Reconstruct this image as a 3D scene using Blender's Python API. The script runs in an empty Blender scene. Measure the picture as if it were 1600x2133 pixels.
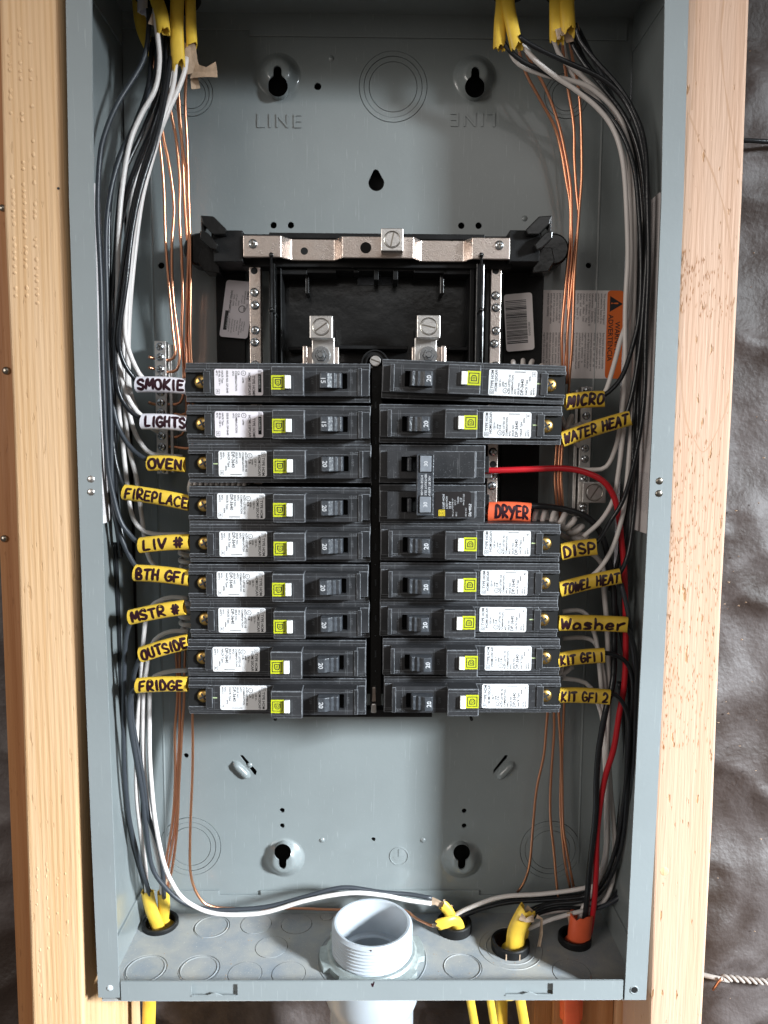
import bpy, math, random
from mathutils import Vector, Matrix
random.seed(7)
S = bpy.context.scene
COL = S.collection
MM = 0.001
# ------------------------------------------------------------ camera
CF, CQ = 1550.0, (-0.56, -455.86, 365.66, -0.0953, -0.0119, -0.0061)   # focal (px of 1600x2133), position mm, pitch, yaw, roll
def cam_basis(p, y, r):
    Rp = Matrix(((1,0,0),(0,math.cos(p),-math.sin(p)),(0,math.sin(p),math.cos(p))))
    Ry = Matrix(((math.cos(y),-math.sin(y),0),(math.sin(y),math.cos(y),0),(0,0,1)))
    Rr = Matrix(((math.cos(r),0,math.sin(r)),(0,1,0),(-math.sin(r),0,math.cos(r))))
    return Ry @ Rp @ Rr
CB = cam_basis(*CQ[3:])
CP = Vector(CQ[:3])
cd = bpy.data.cameras.new('camera'); cam = bpy.data.objects.new('camera', cd); COL.objects.link(cam)
rgt, fwd, upv = CB.col[0], CB.col[1], CB.col[2]
M4 = Matrix.Identity(4)
for i in range(3):
    M4[i][0] = rgt[i]; M4[i][1] = upv[i]; M4[i][2] = -fwd[i]; M4[i][3] = CP[i]*MM
cam.matrix_world = M4
cd.sensor_fit = 'VERTICAL'; cd.sensor_height = 32.0; cd.lens = CF/2133*32.0
cd.clip_start = 0.01; cd.clip_end = 20
S.camera = cam
# ------------------------------------------------------------ world and lamps
W = bpy.data.worlds.new('World'); S.world = W; W.use_nodes = True
bg = W.node_tree.nodes['Background']; bg.inputs[0].default_value = (0.95, 0.86, 0.78, 1); bg.inputs[1].default_value = 0.13
def area(name, loc, target, size, power, color, spread=180):
    l = bpy.data.lights.new(name, 'AREA'); l.shape = 'RECTANGLE'; l.size, l.size_y = size; l.energy = power; l.color = color
    l.spread = math.radians(spread)
    o = bpy.data.objects.new(name, l); COL.objects.link(o); o.location = loc
    o.rotation_euler = (Vector(target)-Vector(loc)).to_track_quat('-Z','Y').to_euler()
    return o
area('window_light', (2.25, -1.50, 1.05), (0.02, 0.05, -0.24), (0.30, 0.42), 16.0, (0.86, 0.94, 1.0), 39)
area('left_window_light', (-1.7, -1.5, 0.75), (0.0, 0.05, 0.30), (0.9, 0.9), 18.0, (1.0, 0.94, 0.88))
area('room_fill', (0.3, -2.4, 1.6), (0.0, 0.0, 0.30), (1.6, 1.2), 6.5, (0.97, 0.96, 0.95))  # added frontal fill for the ambient light, no known lamp there
S.view_settings.view_transform = 'Standard'; S.view_settings.look = 'None'; S.view_settings.exposure = 0.0; S.view_settings.gamma = 1
# ------------------------------------------------------------ unprojection helpers (mm)
def ray(px, py):
    return CB @ Vector(((px-800)/CF, 1.0, -(py-1066.5)/CF))
def U(px, py, Y):
    d = ray(px, py); return CP + d*((Y-CP.y)/d.y)
def UZ(px, py, Z=0.0):
    d = ray(px, py); return CP + d*((Z-CP.z)/d.z)
def UX(px, py, X):
    d = ray(px, py); return CP + d*((X-CP.x)/d.x)
# ------------------------------------------------------------ materials
MT = {}
def mat(name, col, rough=0.5, metal=0.0, var=0.0, vscale=40, vcol=None, bump=0.0, bscale=300, coat=0.0, stretch=(1,1,1), spec=0.5, speck=0.0, speckcol=(.5,.5,.5), sscale=1500, rvar=0.0, ior=None, trans=0.0, sub=0.0, scratch=0.0):
    m = bpy.data.materials.new(name); m.use_nodes = True; MT[name] = m
    nt = m.node_tree; N = nt.nodes; L = nt.links; b = N['Principled BSDF']
    b.inputs['Roughness'].default_value = rough; b.inputs['Metallic'].default_value = metal
    b.inputs['Specular IOR Level'].default_value = spec
    if coat: b.inputs['Coat Weight'].default_value = coat; b.inputs['Coat Roughness'].default_value = 0.09
    if trans: b.inputs['Transmission Weight'].default_value = trans
    if sub:
        b.inputs['Subsurface Weight'].default_value = sub; b.inputs['Subsurface Scale'].default_value = 0.002
        b.inputs['Subsurface Radius'].default_value = (1,.8,.6)
    tc = N.new('ShaderNodeTexCoord'); mp = N.new('ShaderNodeMapping'); L.new(tc.outputs['Object'], mp.inputs[0])
    mp.inputs['Scale'].default_value = stretch
    cur = None
    if var > 0:
        n = N.new('ShaderNodeTexNoise'); n.inputs['Scale'].default_value = vscale; n.inputs['Detail'].default_value = 6; n.inputs['Roughness'].default_value = .6
        L.new(mp.outputs[0], n.inputs['Vector'])
        r = N.new('ShaderNodeMapRange'); r.inputs[1].default_value = .35; r.inputs[2].default_value = .7; L.new(n.outputs['Fac'], r.inputs[0])
        mx = N.new('ShaderNodeMix'); mx.data_type = 'RGBA'
        mx.inputs[6].default_value = (*col, 1); c2 = vcol or tuple(c*(1-var) for c in col); mx.inputs[7].default_value = (*c2, 1)
        L.new(r.outputs[0], mx.inputs[0]); cur = mx.outputs[2]
        if rvar:
            rr = N.new('ShaderNodeMapRange'); rr.inputs[3].default_value = rough-rvar; rr.inputs[4].default_value = rough+rvar
            L.new(r.outputs[0], rr.inputs[0]); L.new(rr.outputs[0], b.inputs['Roughness'])
    if speck > 0:
        n2 = N.new('ShaderNodeTexNoise'); n2.inputs['Scale'].default_value = sscale; n2.inputs['Detail'].default_value = 2
        L.new(tc.outputs['Object'], n2.inputs['Vector'])
        r2 = N.new('ShaderNodeMapRange'); r2.inputs[1].default_value = .66; r2.inputs[2].default_value = .74; r2.inputs[4].default_value = speck
        L.new(n2.outputs['Fac'], r2.inputs[0])
        m2 = N.new('ShaderNodeMix'); m2.data_type = 'RGBA'; m2.inputs[6].default_value = (*col, 1); m2.inputs[7].default_value = (*speckcol, 1)
        if cur: L.new(cur, m2.inputs[6])
        L.new(r2.outputs[0], m2.inputs[0]); cur = m2.outputs[2]
    if scratch > 0:
        for rx, rz, am in ((.5,.15,1.0),(-.9,.5,.7)):
            mps = N.new('ShaderNodeMapping'); mps.inputs['Rotation'].default_value = (rz, rx, .3); mps.inputs['Scale'].default_value = (1,1,.07 if rx > 0 else .03); L.new(tc.outputs['Object'], mps.inputs[0])
            ns = N.new('ShaderNodeTexNoise'); ns.inputs['Scale'].default_value = 900; ns.inputs['Detail'].default_value = 1; L.new(mps.outputs[0], ns.inputs['Vector'])
            rs = N.new('ShaderNodeMapRange'); rs.inputs[1].default_value = .715; rs.inputs[2].default_value = .75; rs.inputs[4].default_value = scratch*am; L.new(ns.outputs['Fac'], rs.inputs[0])
            ms = N.new('ShaderNodeMix'); ms.data_type = 'RGBA'; ms.inputs[6].default_value = (*col, 1); ms.inputs[7].default_value = (*[min(1,c*1.6+.06) for c in col], 1)
            if cur: L.new(cur, ms.inputs[6])
            L.new(rs.outputs[0], ms.inputs[0]); cur = ms.outputs[2]
    if cur: L.new(cur, b.inputs['Base Color'])
    else: b.inputs['Base Color'].default_value = (*col, 1)
    if bump > 0:
        n3 = N.new('ShaderNodeTexNoise'); n3.inputs['Scale'].default_value = bscale; n3.inputs['Detail'].default_value = 4
        L.new(mp.outputs[0], n3.inputs['Vector'])
        bp = N.new('ShaderNodeBump'); bp.inputs['Strength'].default_value = bump; bp.inputs['Distance'].default_value = 0.0006
        L.new(n3.outputs['Fac'], bp.inputs['Height']); L.new(bp.outputs[0], b.inputs['Normal'])
    return m
mat('paint', (0.235,0.262,0.264), .31, scratch=.22, var=.13, vscale=11, bump=.10, bscale=420, coat=.5, speck=.16, speckcol=(.5,.5,.48), sscale=700)
mat('paint_frame', (0.265,0.295,0.302), .42, scratch=.2, var=.10, vscale=12, bump=.10, bscale=420, coat=.2)
mat('dusty_paint', (0.37,0.365,0.34), .8, var=.4, vscale=38, vcol=(0.23,0.265,0.30), bump=.25, bscale=1500, speck=.6, speckcol=(.6,.58,.52), sscale=900)
mat('bare_edge', (0.55,0.6,0.62), .4, 0)
mat('black_plastic', (0.006,0.006,0.0065), .5, var=.5, vscale=60, vcol=(0.011,0.011,0.011), bump=.15, bscale=1500, speck=.4, speckcol=(.08,.08,.08), sscale=1400, rvar=.08, spec=.25)
mat('breaker_plastic', (0.019,0.020,0.022), .43, var=.5, vscale=45, vcol=(0.033,0.033,0.036), bump=.2, bscale=1800, speck=.6, speckcol=(.16,.16,.17), sscale=1100, rvar=.08, scratch=.8)
mat('breaker_edge', (0.15,0.157,0.168), .6)
mat('tick_green', (0.45,0.55,0.30), .5)
mat('worn_edge', (0.20,0.21,0.225), .5, var=.6, vscale=500, vcol=(0.04,0.04,0.045))
mat('gloss_black', (0.008,0.008,0.008), .20, bump=.9, bscale=45, spec=.5)
mat('toggle_plastic', (0.034,0.037,0.044), .32, var=.6, vscale=300, vcol=(0.07,0.078,0.088), bump=.5, bscale=900, speck=.5, speckcol=(.25,.25,.27), sscale=1800)
mat('toggle_grey', (0.22,0.24,0.27), .5, var=.25, vscale=400)
mat('hole_black', (0.003,0.003,0.003), .9)
mat('sticker', (0.84,0.84,0.85), .40, var=.04, vscale=30)
mat('sticker_grey', (0.84,0.78,0.77), .6, var=.1, vscale=30)
mat('sticker_lilac', (0.80,0.75,0.79), .45)
mat('sticker_black', (0.015,0.012,0.012), .4)
mat('sticker_orange', (0.78,0.16,0.03), .5)
mat('ink', (0.02,0.02,0.022), .6)
mat('ink_soft', (0.012,0.012,0.014), .7, spec=.1)
mat('ink_grey', (0.10,0.09,0.10), .6)
mat('ink_white', (0.55,0.56,0.58), .6)
mat('ink_faint', (0.13,0.135,0.145), .6)
mat('marker', (0.028,0.006,0.012), .35, var=.3, vscale=600)
mat('lime', (0.52,0.56,0.015), .45)
mat('mustard', (0.75,0.55,0.02), .45)
mat('button_white', (0.85,0.85,0.82), .35)
mat('tin', (0.70,0.62,0.57), .34, 1.0, var=.35, vscale=90, vcol=(0.55,0.45,0.39), bump=.35, bscale=1200, speck=.7, speckcol=(.85,.8,.75), sscale=1300, rvar=.1)
mat('alu', (0.78,0.75,0.72), .38, 1.0, var=.2, vscale=200, bump=.2, bscale=1500, rvar=.08)
mat('zinc', (0.72,0.75,0.78), .24, 1.0, var=.2, vscale=300)
mat('steel_dark', (0.30,0.27,0.23), .3, 1.0)
mat('copper', (0.90,0.43,0.24), .29, 1.0, var=.2, vscale=9, vcol=(0.74,0.34,0.22))
mat('brass', (0.88,0.62,0.22), .34, 1.0, var=.5, vscale=500, vcol=(0.55,0.30,0.08))
mat('wire_white', (0.74,0.69,0.66), .38, var=.12, vscale=30)
mat('wire_black', (0.012,0.013,0.015), .28, bump=.3, bscale=500)
mat('wire_grey', (0.035,0.04,0.048), .42, bump=.1, bscale=400)
mat('wire_red', (0.50,0.014,0.022), .3, bump=.1, bscale=400)
mat('jacket_yellow', (0.84,0.55,0.06), .40, var=.2, vscale=60, bump=.6, bscale=130)
mat('jacket_white', (0.74,0.70,0.74), .42, bump=.1, bscale=200)
mat('jacket_orange', (0.80,0.13,0.05), .40, var=.12, vscale=80, bump=.12, bscale=200)
mat('kraft_paper', (0.50,0.36,0.25), .85, var=.3, vscale=200, bump=.4, bscale=600)
mat('pvc', (0.46,0.50,0.54), .30, var=.05, vscale=20, sub=.15)
mat('cast_zinc', (0.50,0.56,0.55), .55, .5, var=.25, vscale=200, bump=.4, bscale=1200)
mat('shade_dark', (0.05,0.042,0.04), .6)  # dark colour that paints the shade down the conduit
mat('rope', (0.36,0.32,0.29), .8)
def wood(name, c1, c2, c3, pits, pitcol, seed, ringx=9.0):
    m = bpy.data.materials.new(name); m.use_nodes = True; MT[name] = m
    nt = m.node_tree; N = nt.nodes; L = nt.links; b = N['Principled BSDF']; b.inputs['Roughness'].default_value = .62
    tc = N.new('ShaderNodeTexCoord'); mp = N.new('ShaderNodeMapping'); mp.inputs['Location'].default_value = (seed, seed*.7, seed*.3); mp.inputs['Scale'].default_value = (1,1,.045)
    L.new(tc.outputs['Object'], mp.inputs[0])
    n1 = N.new('ShaderNodeTexNoise'); n1.inputs['Scale'].default_value = 150; n1.inputs['Detail'].default_value = 5; L.new(mp.outputs[0], n1.inputs['Vector'])
    w = N.new('ShaderNodeTexWave'); w.inputs['Scale'].default_value = ringx*4; w.inputs['Distortion'].default_value = 5; w.inputs['Detail'].default_value = 2; w.inputs['Detail Scale'].default_value = .8
    L.new(mp.outputs[0], w.inputs['Vector'])
    a = N.new('ShaderNodeMix'); a.data_type = 'RGBA'; a.inputs[6].default_value = (*c1,1); a.inputs[7].default_value = (*c2,1)
    r = N.new('ShaderNodeMapRange'); r.inputs[1].default_value = .3; r.inputs[2].default_value = .95; L.new(w.outputs['Fac'], r.inputs[0]); L.new(r.outputs[0], a.inputs[0])
    a2 = N.new('ShaderNodeMix'); a2.data_type = 'RGBA'; a2.inputs[7].default_value = (*c3,1); L.new(a.outputs[2], a2.inputs[6])
    r1 = N.new('ShaderNodeMapRange'); r1.inputs[1].default_value = .45; r1.inputs[2].default_value = .75; r1.inputs[4].default_value = .7; L.new(n1.outputs['Fac'], r1.inputs[0]); L.new(r1.outputs[0], a2.inputs[0])
    # torn-grain pits
    mp2 = N.new('ShaderNodeMapping'); mp2.inputs['Scale'].default_value = (1,1,.22); L.new(tc.outputs['Object'], mp2.inputs[0])
    n2 = N.new('ShaderNodeTexNoise'); n2.inputs['Scale'].default_value = 330; n2.inputs['Detail'].default_value = 3; L.new(mp2.outputs[0], n2.inputs['Vector'])
    n4 = N.new('ShaderNodeTexNoise'); n4.inputs['Scale'].default_value = 9; n4.inputs['Detail'].default_value = 2; L.new(tc.outputs['Object'], n4.inputs['Vector'])
    ad = N.new('ShaderNodeMath'); ad.operation = 'MULTIPLY_ADD'; L.new(n4.outputs['Fac'], ad.inputs[0]); ad.inputs[1].default_value = .34; L.new(n2.outputs['Fac'], ad.inputs[2])
    r2 = N.new('ShaderNodeMapRange'); r2.inputs[1].default_value = .815; r2.inputs[2].default_value = .86; r2.inputs[4].default_value = pits; L.new(ad.outputs[0], r2.inputs[0])
    a3 = N.new('ShaderNodeMix'); a3.data_type = 'RGBA'; a3.inputs[7].default_value = (*pitcol,1); L.new(a2.outputs[2], a3.inputs[6]); L.new(r2.outputs[0], a3.inputs[0])
    L.new(a3.outputs[2], b.inputs['Base Color'])
    n5 = N.new('ShaderNodeTexNoise'); n5.inputs['Scale'].default_value = 500; n5.inputs['Detail'].default_value = 3; L.new(mp.outputs[0], n5.inputs['Vector'])
    sb = N.new('ShaderNodeMath'); sb.operation = 'SUBTRACT'; L.new(n5.outputs['Fac'], sb.inputs[0]); L.new(r2.outputs[0], sb.inputs[1])
    bp = N.new('ShaderNodeBump'); bp.inputs['Strength'].default_value = .55; bp.inputs['Distance'].default_value = .0009; L.new(sb.outputs[0], bp.inputs['Height']); L.new(bp.outputs[0], b.inputs['Normal'])
wood('wood_left', (0.70,0.455,0.25), (0.61,0.37,0.185), (0.74,0.51,0.315), .35, (0.42,0.22,0.09), 3.1, 22)
mat('ring_tint', (0.53,0.32,0.20), .65)
wood('wood_right', (0.60,0.385,0.265), (0.585,0.365,0.245), (0.605,0.40,0.285), .85, (0.42,0.21,0.08), 8.7, 3)
wood('wood_dark_shaded', (0.42,0.19,0.07), (0.36,0.15,0.05), (0.45,0.22,0.10), .3, (0.2,0.08,0.03), 5.5, 8)  # shade put into the colour of the rear stud; torn grain is dark itself
wood('wood_back', (0.58,0.32,0.16), (0.50,0.25,0.11), (0.62,0.38,0.21), .2, (0.3,0.13,0.05), 1.5, 10)
# tar paper
m = bpy.data.materials.new('tar_paper'); m.use_nodes = True; MT['tar_paper'] = m
nt = m.node_tree; N = nt.nodes; L = nt.links; b = N['Principled BSDF']
tc = N.new('ShaderNodeTexCoord')
n1 = N.new('ShaderNodeTexNoise'); n1.inputs['Scale'].default_value = 11; n1.inputs['Detail'].default_value = 9; n1.inputs['Roughness'].default_value = .62; n1.inputs['Distortion'].default_value = .7; L.new(tc.outputs['Object'], n1.inputs['Vector'])
cr = N.new('ShaderNodeValToRGB'); cr.color_ramp.elements[0].position = .36; cr.color_ramp.elements[0].color = (.028,.015,.009,1); cr.color_ramp.elements[1].position = .62; cr.color_ramp.elements[1].color = (.105,.088,.085,1)
e = cr.color_ramp.elements.new(.48); e.color = (.052,.037,.032,1)
L.new(n1.outputs['Fac'], cr.inputs[0]); L.new(cr.outputs[0], b.inputs['Base Color']); b.inputs['Roughness'].default_value = .60; b.inputs['Specular IOR Level'].default_value = .6
n2 = N.new('ShaderNodeTexNoise'); n2.inputs['Scale'].default_value = 260; n2.inputs['Detail'].default_value = 6; L.new(tc.outputs['Object'], n2.inputs['Vector'])
bp = N.new('ShaderNodeBump'); bp.inputs['Strength'].default_value = .6; bp.inputs['Distance'].default_value = .0012; L.new(n2.outputs['Fac'], bp.inputs['Height']); L.new(bp.outputs[0], b.inputs['Normal'])
# ------------------------------------------------------------ mesh helpers (all lengths in mm)
class MB:
    def __init__(s): s.v = []; s.f = []
    def add(s, v, f):
        o = len(s.v); s.v += [Vector(p) for p in v]; s.f += [tuple(i+o for i in q) for q in f]; return s
    def box(s, x0, x1, y0, y1, z0, z1):
        return s.add([(x,y,z) for x in (x0,x1) for y in (y0,y1) for z in (z0,z1)],
                     [(0,1,3,2),(4,6,7,5),(0,4,5,1),(2,3,7,6),(0,2,6,4),(1,5,7,3)])
    def xf(s, fn): s.v = [Vector(fn(p)) for p in s.v]; return s
    def mesh(s, name, org=(0,0,0)):
        m = bpy.data.meshes.new(name); o = Vector(org)
        m.from_pydata([tuple((p-o)*MM) for p in s.v], [], s.f); m.update(); return m
def prism(mb, poly, y0, y1):
    """polygon in x,z extruded along y (y0 = front)"""
    n = len(poly)
    v = [(x,y0,z) for x,z in poly]+[(x,y1,z) for x,z in poly]
    f = [tuple(range(n)), tuple(range(2*n-1,n-1,-1))]+[(i,i+n,(i+1)%n+n,(i+1)%n) for i in range(n)]
    return mb.add(v, f)
def frame_of(d):
    d = d.normalized(); u = Vector((0,-1,0))
    if abs(d.dot(u)) > .95: u = Vector((0,0,1))
    a = d.cross(u).normalized(); return a, a.cross(d).normalized()
def spline(pts, step=4.0):
    pts = [Vector(p) for p in pts]; out = []
    P = [pts[0]*2-pts[1]]+pts+[pts[-1]*2-pts[-2]]
    for i in range(1, len(P)-2):
        a,b,c,d = P[i-1:i+3]; n = max(2, int((c-b).length/step))
        for k in range(n):
            t = k/n
            out.append(.5*((2*b)+(c-a)*t+(2*a-5*b+4*c-d)*t*t+(3*b-a-3*c+d)*t**3))
    out.append(pts[-1]); return out
def tube(mb, pts, r, n=10, w=None, d=None, caps=True, rad=None):
    """circular (r) or elliptical (w across the view, d along it) tube through pts"""
    rings = []; pa = None
    for i, p in enumerate(pts):
        t = (pts[min(i+1,len(pts)-1)]-pts[max(i-1,0)])
        if t.length < 1e-6: t = Vector((0,0,1))
        t.normalize()
        if pa is None: a, bb = frame_of(t)
        else:
            a = (pa - t*pa.dot(t)).normalized() if w is None else frame_of(t)[0]
            bb = a.cross(t).normalized()
        pa = a
        k = rad(i/(len(pts)-1)) if rad else 1
        ww, dd = (r, r) if w is None else (w/2, d/2)
        rings.append([p+a*ww*k*math.cos(2*math.pi*j/n)+bb*dd*k*math.sin(2*math.pi*j/n) for j in range(n)])
    v = [q for rr in rings for q in rr]; f = []
    for i in range(len(rings)-1):
        for j in range(n): f.append((i*n+j, i*n+(j+1)%n, (i+1)*n+(j+1)%n, (i+1)*n+j))
    if caps: f += [tuple(range(n-1,-1,-1)), tuple((len(rings)-1)*n+j for j in range(n))]
    return mb.add(v, f)
def lathe(mb, prof, c, axis='y', n=32, close=False):
    """profile [(radius, height)] turned about axis through c; height runs along +axis"""
    v = []; f = []; m = len(prof)
    for j in range(n):
        a = 2*math.pi*j/n; ca, sa = math.cos(a), math.sin(a)
        for r, h in prof:
            if axis == 'y': v.append((c[0]+r*ca, c[1]+h, c[2]+r*sa))
            elif axis == 'z': v.append((c[0]+r*ca, c[1]+r*sa, c[2]+h))
            else: v.append((c[0]+h, c[1]+r*ca, c[2]+r*sa))
    for j in range(n):
        k = (j+1)%n
        for i in range(m-1 if not close else m):
            i2 = (i+1)%m; f.append((j*m+i, k*m+i, k*m+i2, j*m+i2))
    return mb.add(v, f)
def rrect(x0, x1, z0, z1, r=1.0, n=4):
    P = []
    for cx, cz, a0 in ((x1-r,z1-r,0),(x0+r,z1-r,90),(x0+r,z0+r,180),(x1-r,z0+r,270)):
        for k in range(n+1):
            a = math.radians(a0+90*k/n); P.append((cx+r*math.cos(a), cz+r*math.sin(a)))
    return P
def circ(x, z, r, n=28): return [(x+r*math.cos(2*math.pi*k/n), z+r*math.sin(2*math.pi*k/n)) for k in range(n)]
def curve_mesh(c):
    o = bpy.data.objects.new('tmp', c); me = bpy.data.meshes.new_from_object(o)
    v = [tuple(p.co) for p in me.vertices]; f = [tuple(p.vertices) for p in me.polygons]
    bpy.data.objects.remove(o); bpy.data.meshes.remove(me); bpy.data.curves.remove(c); return v, f
def fill(outlines, ext=0.0):
    """filled 2-D shape with holes -> verts (x, y, +-ext), faces"""
    c = bpy.data.curves.new('tmp', 'CURVE'); c.dimensions = '2D'; c.fill_mode = 'BOTH'; c.extrude = ext
    for o in outlines:
        s = c.splines.new('POLY'); s.points.add(len(o)-1)
        for k, (x, y) in enumerate(o): s.points[k].co = (x, y, 0, 1)
        s.use_cyclic_u = True
    return curve_mesh(c)
def text(s, size, align='LEFT', ext=0.0, bold=0.0, sp=1.0):
    c = bpy.data.curves.new('tmp', 'FONT'); c.body = s; c.size = size; c.align_x = align; c.extrude = ext; c.offset = bold; c.resolution_u = 2; c.space_character = sp
    return curve_mesh(c)
def text_mb(items, fn):
    """items: (string, x, y, size, align[, bold]); fn maps the print plane (x, y) to space"""
    mb = MB()
    for it in items:
        s, x, y, sz, al = it[:5]; bo = it[5] if len(it) > 5 else 0.0
        v, f = text(s, sz, al, 0, bo)
        mb.add([fn(x+p[0], y+p[1]) for p in v], f)
    return mb
# ------------------------------------------------------------ objects
def link(name, mesh, material, parent=None, bevel=0, smooth=False, loc=None, seg=2):
    mesh.materials.clear(); mesh.materials.append(MT[material])
    if smooth:
        mesh.polygons.foreach_set('use_smooth', [True]*len(mesh.polygons))
    o = bpy.data.objects.new(name, mesh); COL.objects.link(o)
    if smooth == 'auto':
        try: mesh.set_sharp_from_angle(angle=math.radians(38))
        except Exception: pass
    if parent: o.parent = parent
    if loc is not None: o.location = Vector(loc)*MM
    if bevel:
        b = o.modifiers.new('bevel', 'BEVEL'); b.width = bevel*MM; b.segments = seg; b.limit_method = 'ANGLE'; b.angle_limit = math.radians(35)
        if material == 'breaker_plastic':
            if len(mesh.materials) < 2: mesh.materials.append(MT['worn_edge'])
            b.material = 1
    return o
def tag(o, label, cat, group=None, kind=None):
    if label: o['label'] = label
    if cat: o['category'] = cat
    if group: o['group'] = group
    if kind: o['kind'] = kind
    return o
def thing(name, label, cat, loc=(0,0,0), group=None):
    o = bpy.data.objects.new(name, None); COL.objects.link(o); o.location = Vector(loc)*MM; o.empty_display_size = .01
    o['org'] = list(map(float, loc)); return tag(o, label, cat, group)
def org(o):
    while o.parent: o = o.parent
    return tuple(o['org']) if 'org' in o else (0,0,0)
def part(name, mb, material, parent, **k):
    return link(name, mb.mesh(name, org(parent)), material, parent, **k)
def solo(name, mb, material, label, cat, group=None, base=None, **k):
    base = base if base is not None else mb.v[0]
    o = link(name, mb.mesh(name, base), material, None, loc=base, **k); return tag(o, label, cat, group)
def copy_tree(o, parent=None):
    c = o.copy(); COL.objects.link(c); c.parent = parent
    for ch in list(o.children): copy_tree(ch, c)
    return c
def edge_prism(mb, left, right, Y0, Y1):
    """board whose front face runs between two lists of front-plane points"""
    n = len(left); v = []
    for a, b in zip(left, right):
        v += [(a.x,Y0,a.z),(b.x,Y0,b.z),(b.x,Y1,b.z),(a.x,Y1,a.z)]
    f = [(3,2,1,0), tuple(4*(n-1)+k for k in range(4))]
    for i in range(n-1):
        for k in range(4): f.append((4*i+k, 4*i+(k+1)%4, 4*i+4+(k+1)%4, 4*i+4+k))
    return mb.add(v, f)
def extend(pts, top, bot):
    """carry an edge list (top to bottom) on beyond the frame"""
    a, b = pts[0], pts[1]; p0 = a+(a-b)*(top/(a-b).length)
    a, b = pts[-1], pts[-2]; p1 = a+(a-b)*(bot/(a-b).length)
    return [p0]+pts+[p1]

# ============================================================ SETTING: sheathing behind the wall
def sheathing():
    mb = MB(); nx, nz = 380, 415; X0, X1, Z0, Z1 = -760, 860, -620, 1150
    from mathutils import noise
    for j in range(nz+1):
        for i in range(nx+1):
            x = X0+(X1-X0)*i/nx; z = Z0+(Z1-Z0)*j/nz
            p = Vector((x*.011+3, z*.009, 0)); q = Vector((x*.03, z*.022+9, 4))
            r_ = 1-abs(noise.noise(Vector((x*.008+z*.006, z*.014-x*.004, 7))))*2.2; r2_ = 1-abs(noise.noise(Vector((x*.045-z*.02, z*.05, 2))))*2
            h = noise.noise(p)*9 - max(r_,0)**2.2*7 - max(r2_,0)**6*.9 + noise.noise(q*1.6)*2.2
            mb.v.append(Vector((x, 128+h, z)))
    for j in range(nz):
        for i in range(nx):
            a = j*(nx+1)+i; mb.f.append((a, a+1, a+nx+2, a+nx+1))
    o = link('sheathing', mb.mesh('sheathing'), 'tar_paper', smooth=True); o['kind'] = 'structure'
    o['label'] = 'crinkled black building paper on the wall behind the studs'
sheathing()
# a few wood chips caught on the paper
ch = MB()
for k in range(46):
    px, py = random.uniform(1490, 1598), random.uniform(60, 2120); p = U(px, py, 118)
    s = random.uniform(.5, 1.6); a = random.uniform(0, 3)
    ch.add([p+Vector((s*math.cos(a+t), random.uniform(-1,1)*.5, s*.6*math.sin(a+t))) for t in (0,2,4)]+[p+Vector((0,-1,0))], [(0,1,2),(0,1,3),(1,2,3),(2,0,3)])
o = link('sawdust', ch.mesh('sawdust'), 'kraft_paper'); tag(o, 'pale sawdust and wood chips stuck on the black paper right of the panel', 'sawdust', kind='stuff')

o = link('cavity_dark_sheet', MB().box(-176, 176, 99, 103, 2, 655).mesh('cavity_dark_sheet'), 'hole_black'); o['kind'] = 'structure'  # added sheet standing in for the dark cavity behind the openings
o['label'] = 'added black sheet behind the panel that darkens its openings'
# ============================================================ STUDS
LS_L = [U(x,y,5) for x,y in ((-4,0),(5,420),(24,850),(38,1270),(52,1713),(65,2133))]
LS_R = [U(x,y,5) for x,y in ((127,0),(137,420),(152,850),(163,1270),(169,1713),(177,2133))]

t = thing('stud', 'wide pale wooden stud with raised grain beads, left of the grey panel', 'stud', (LS_L[-1].x, 5, -120), 'wall studs')
mb = edge_prism(MB(), extend(LS_L,300,430), extend(LS_R,300,430), 5, 100)
part('board', mb, 'wood_left', t, bevel=3.2, seg=4)
gr = MB()
def bead(p, w, h, d):
    n = 6; v = []
    for j in range(5):
        tt = j/4; rr = math.sin(math.pi*(.06+.88*tt))
        for k in range(n):
            a = math.pi*k/(n-1); v.append((p.x+math.cos(a)*w*rr, p.y+.25-math.sin(a)*d*rr, p.z+h*(tt-.5)))
    f = [(j*n+k, j*n+k+1, (j+1)*n+k+1, (j+1)*n+k) for j in range(4) for k in range(n-1)]
    gr.add(v, f)
for col, (xa, xb) in enumerate(((17,35),(39,58),(60,80))):
    for k in range(46):
        y = 60+k*14.6+random.uniform(-3,3)
        if y > 640 or random.random() < (.65 if y < 240 else .34): continue
        x = xa+(xb-xa)*y/700
        bead(U(x+random.uniform(-.8,.8), y, 5), 1.35, random.uniform(2.4,4.4), .85)
for xa, y0, y1 in ((76,1810,2080),(97,1800,2090),(118,1830,2060),(136,1820,1990)):
    y = y0
    while y < y1:
        if random.random() < .55: bead(U(xa+(y-1800)*.03+random.uniform(-2,2), y, 5), .9, random.uniform(2.5,5), .5)
        y += random.uniform(12, 30)
o = part('grain_bead', gr, 'wood_left', t, smooth=True); o['kind'] = 'stuff'
o['label'] = 'raised beads of grain in vertical rows'
kn = MB(); p = U(121,392,4.6); lathe(kn, [(0,0),(.7,.1),(.9,.5)], (p.x,p.y,p.z), 'y', 8); part('knot_hole', kn, 'ink', t).scale = (1,1,1)

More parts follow.
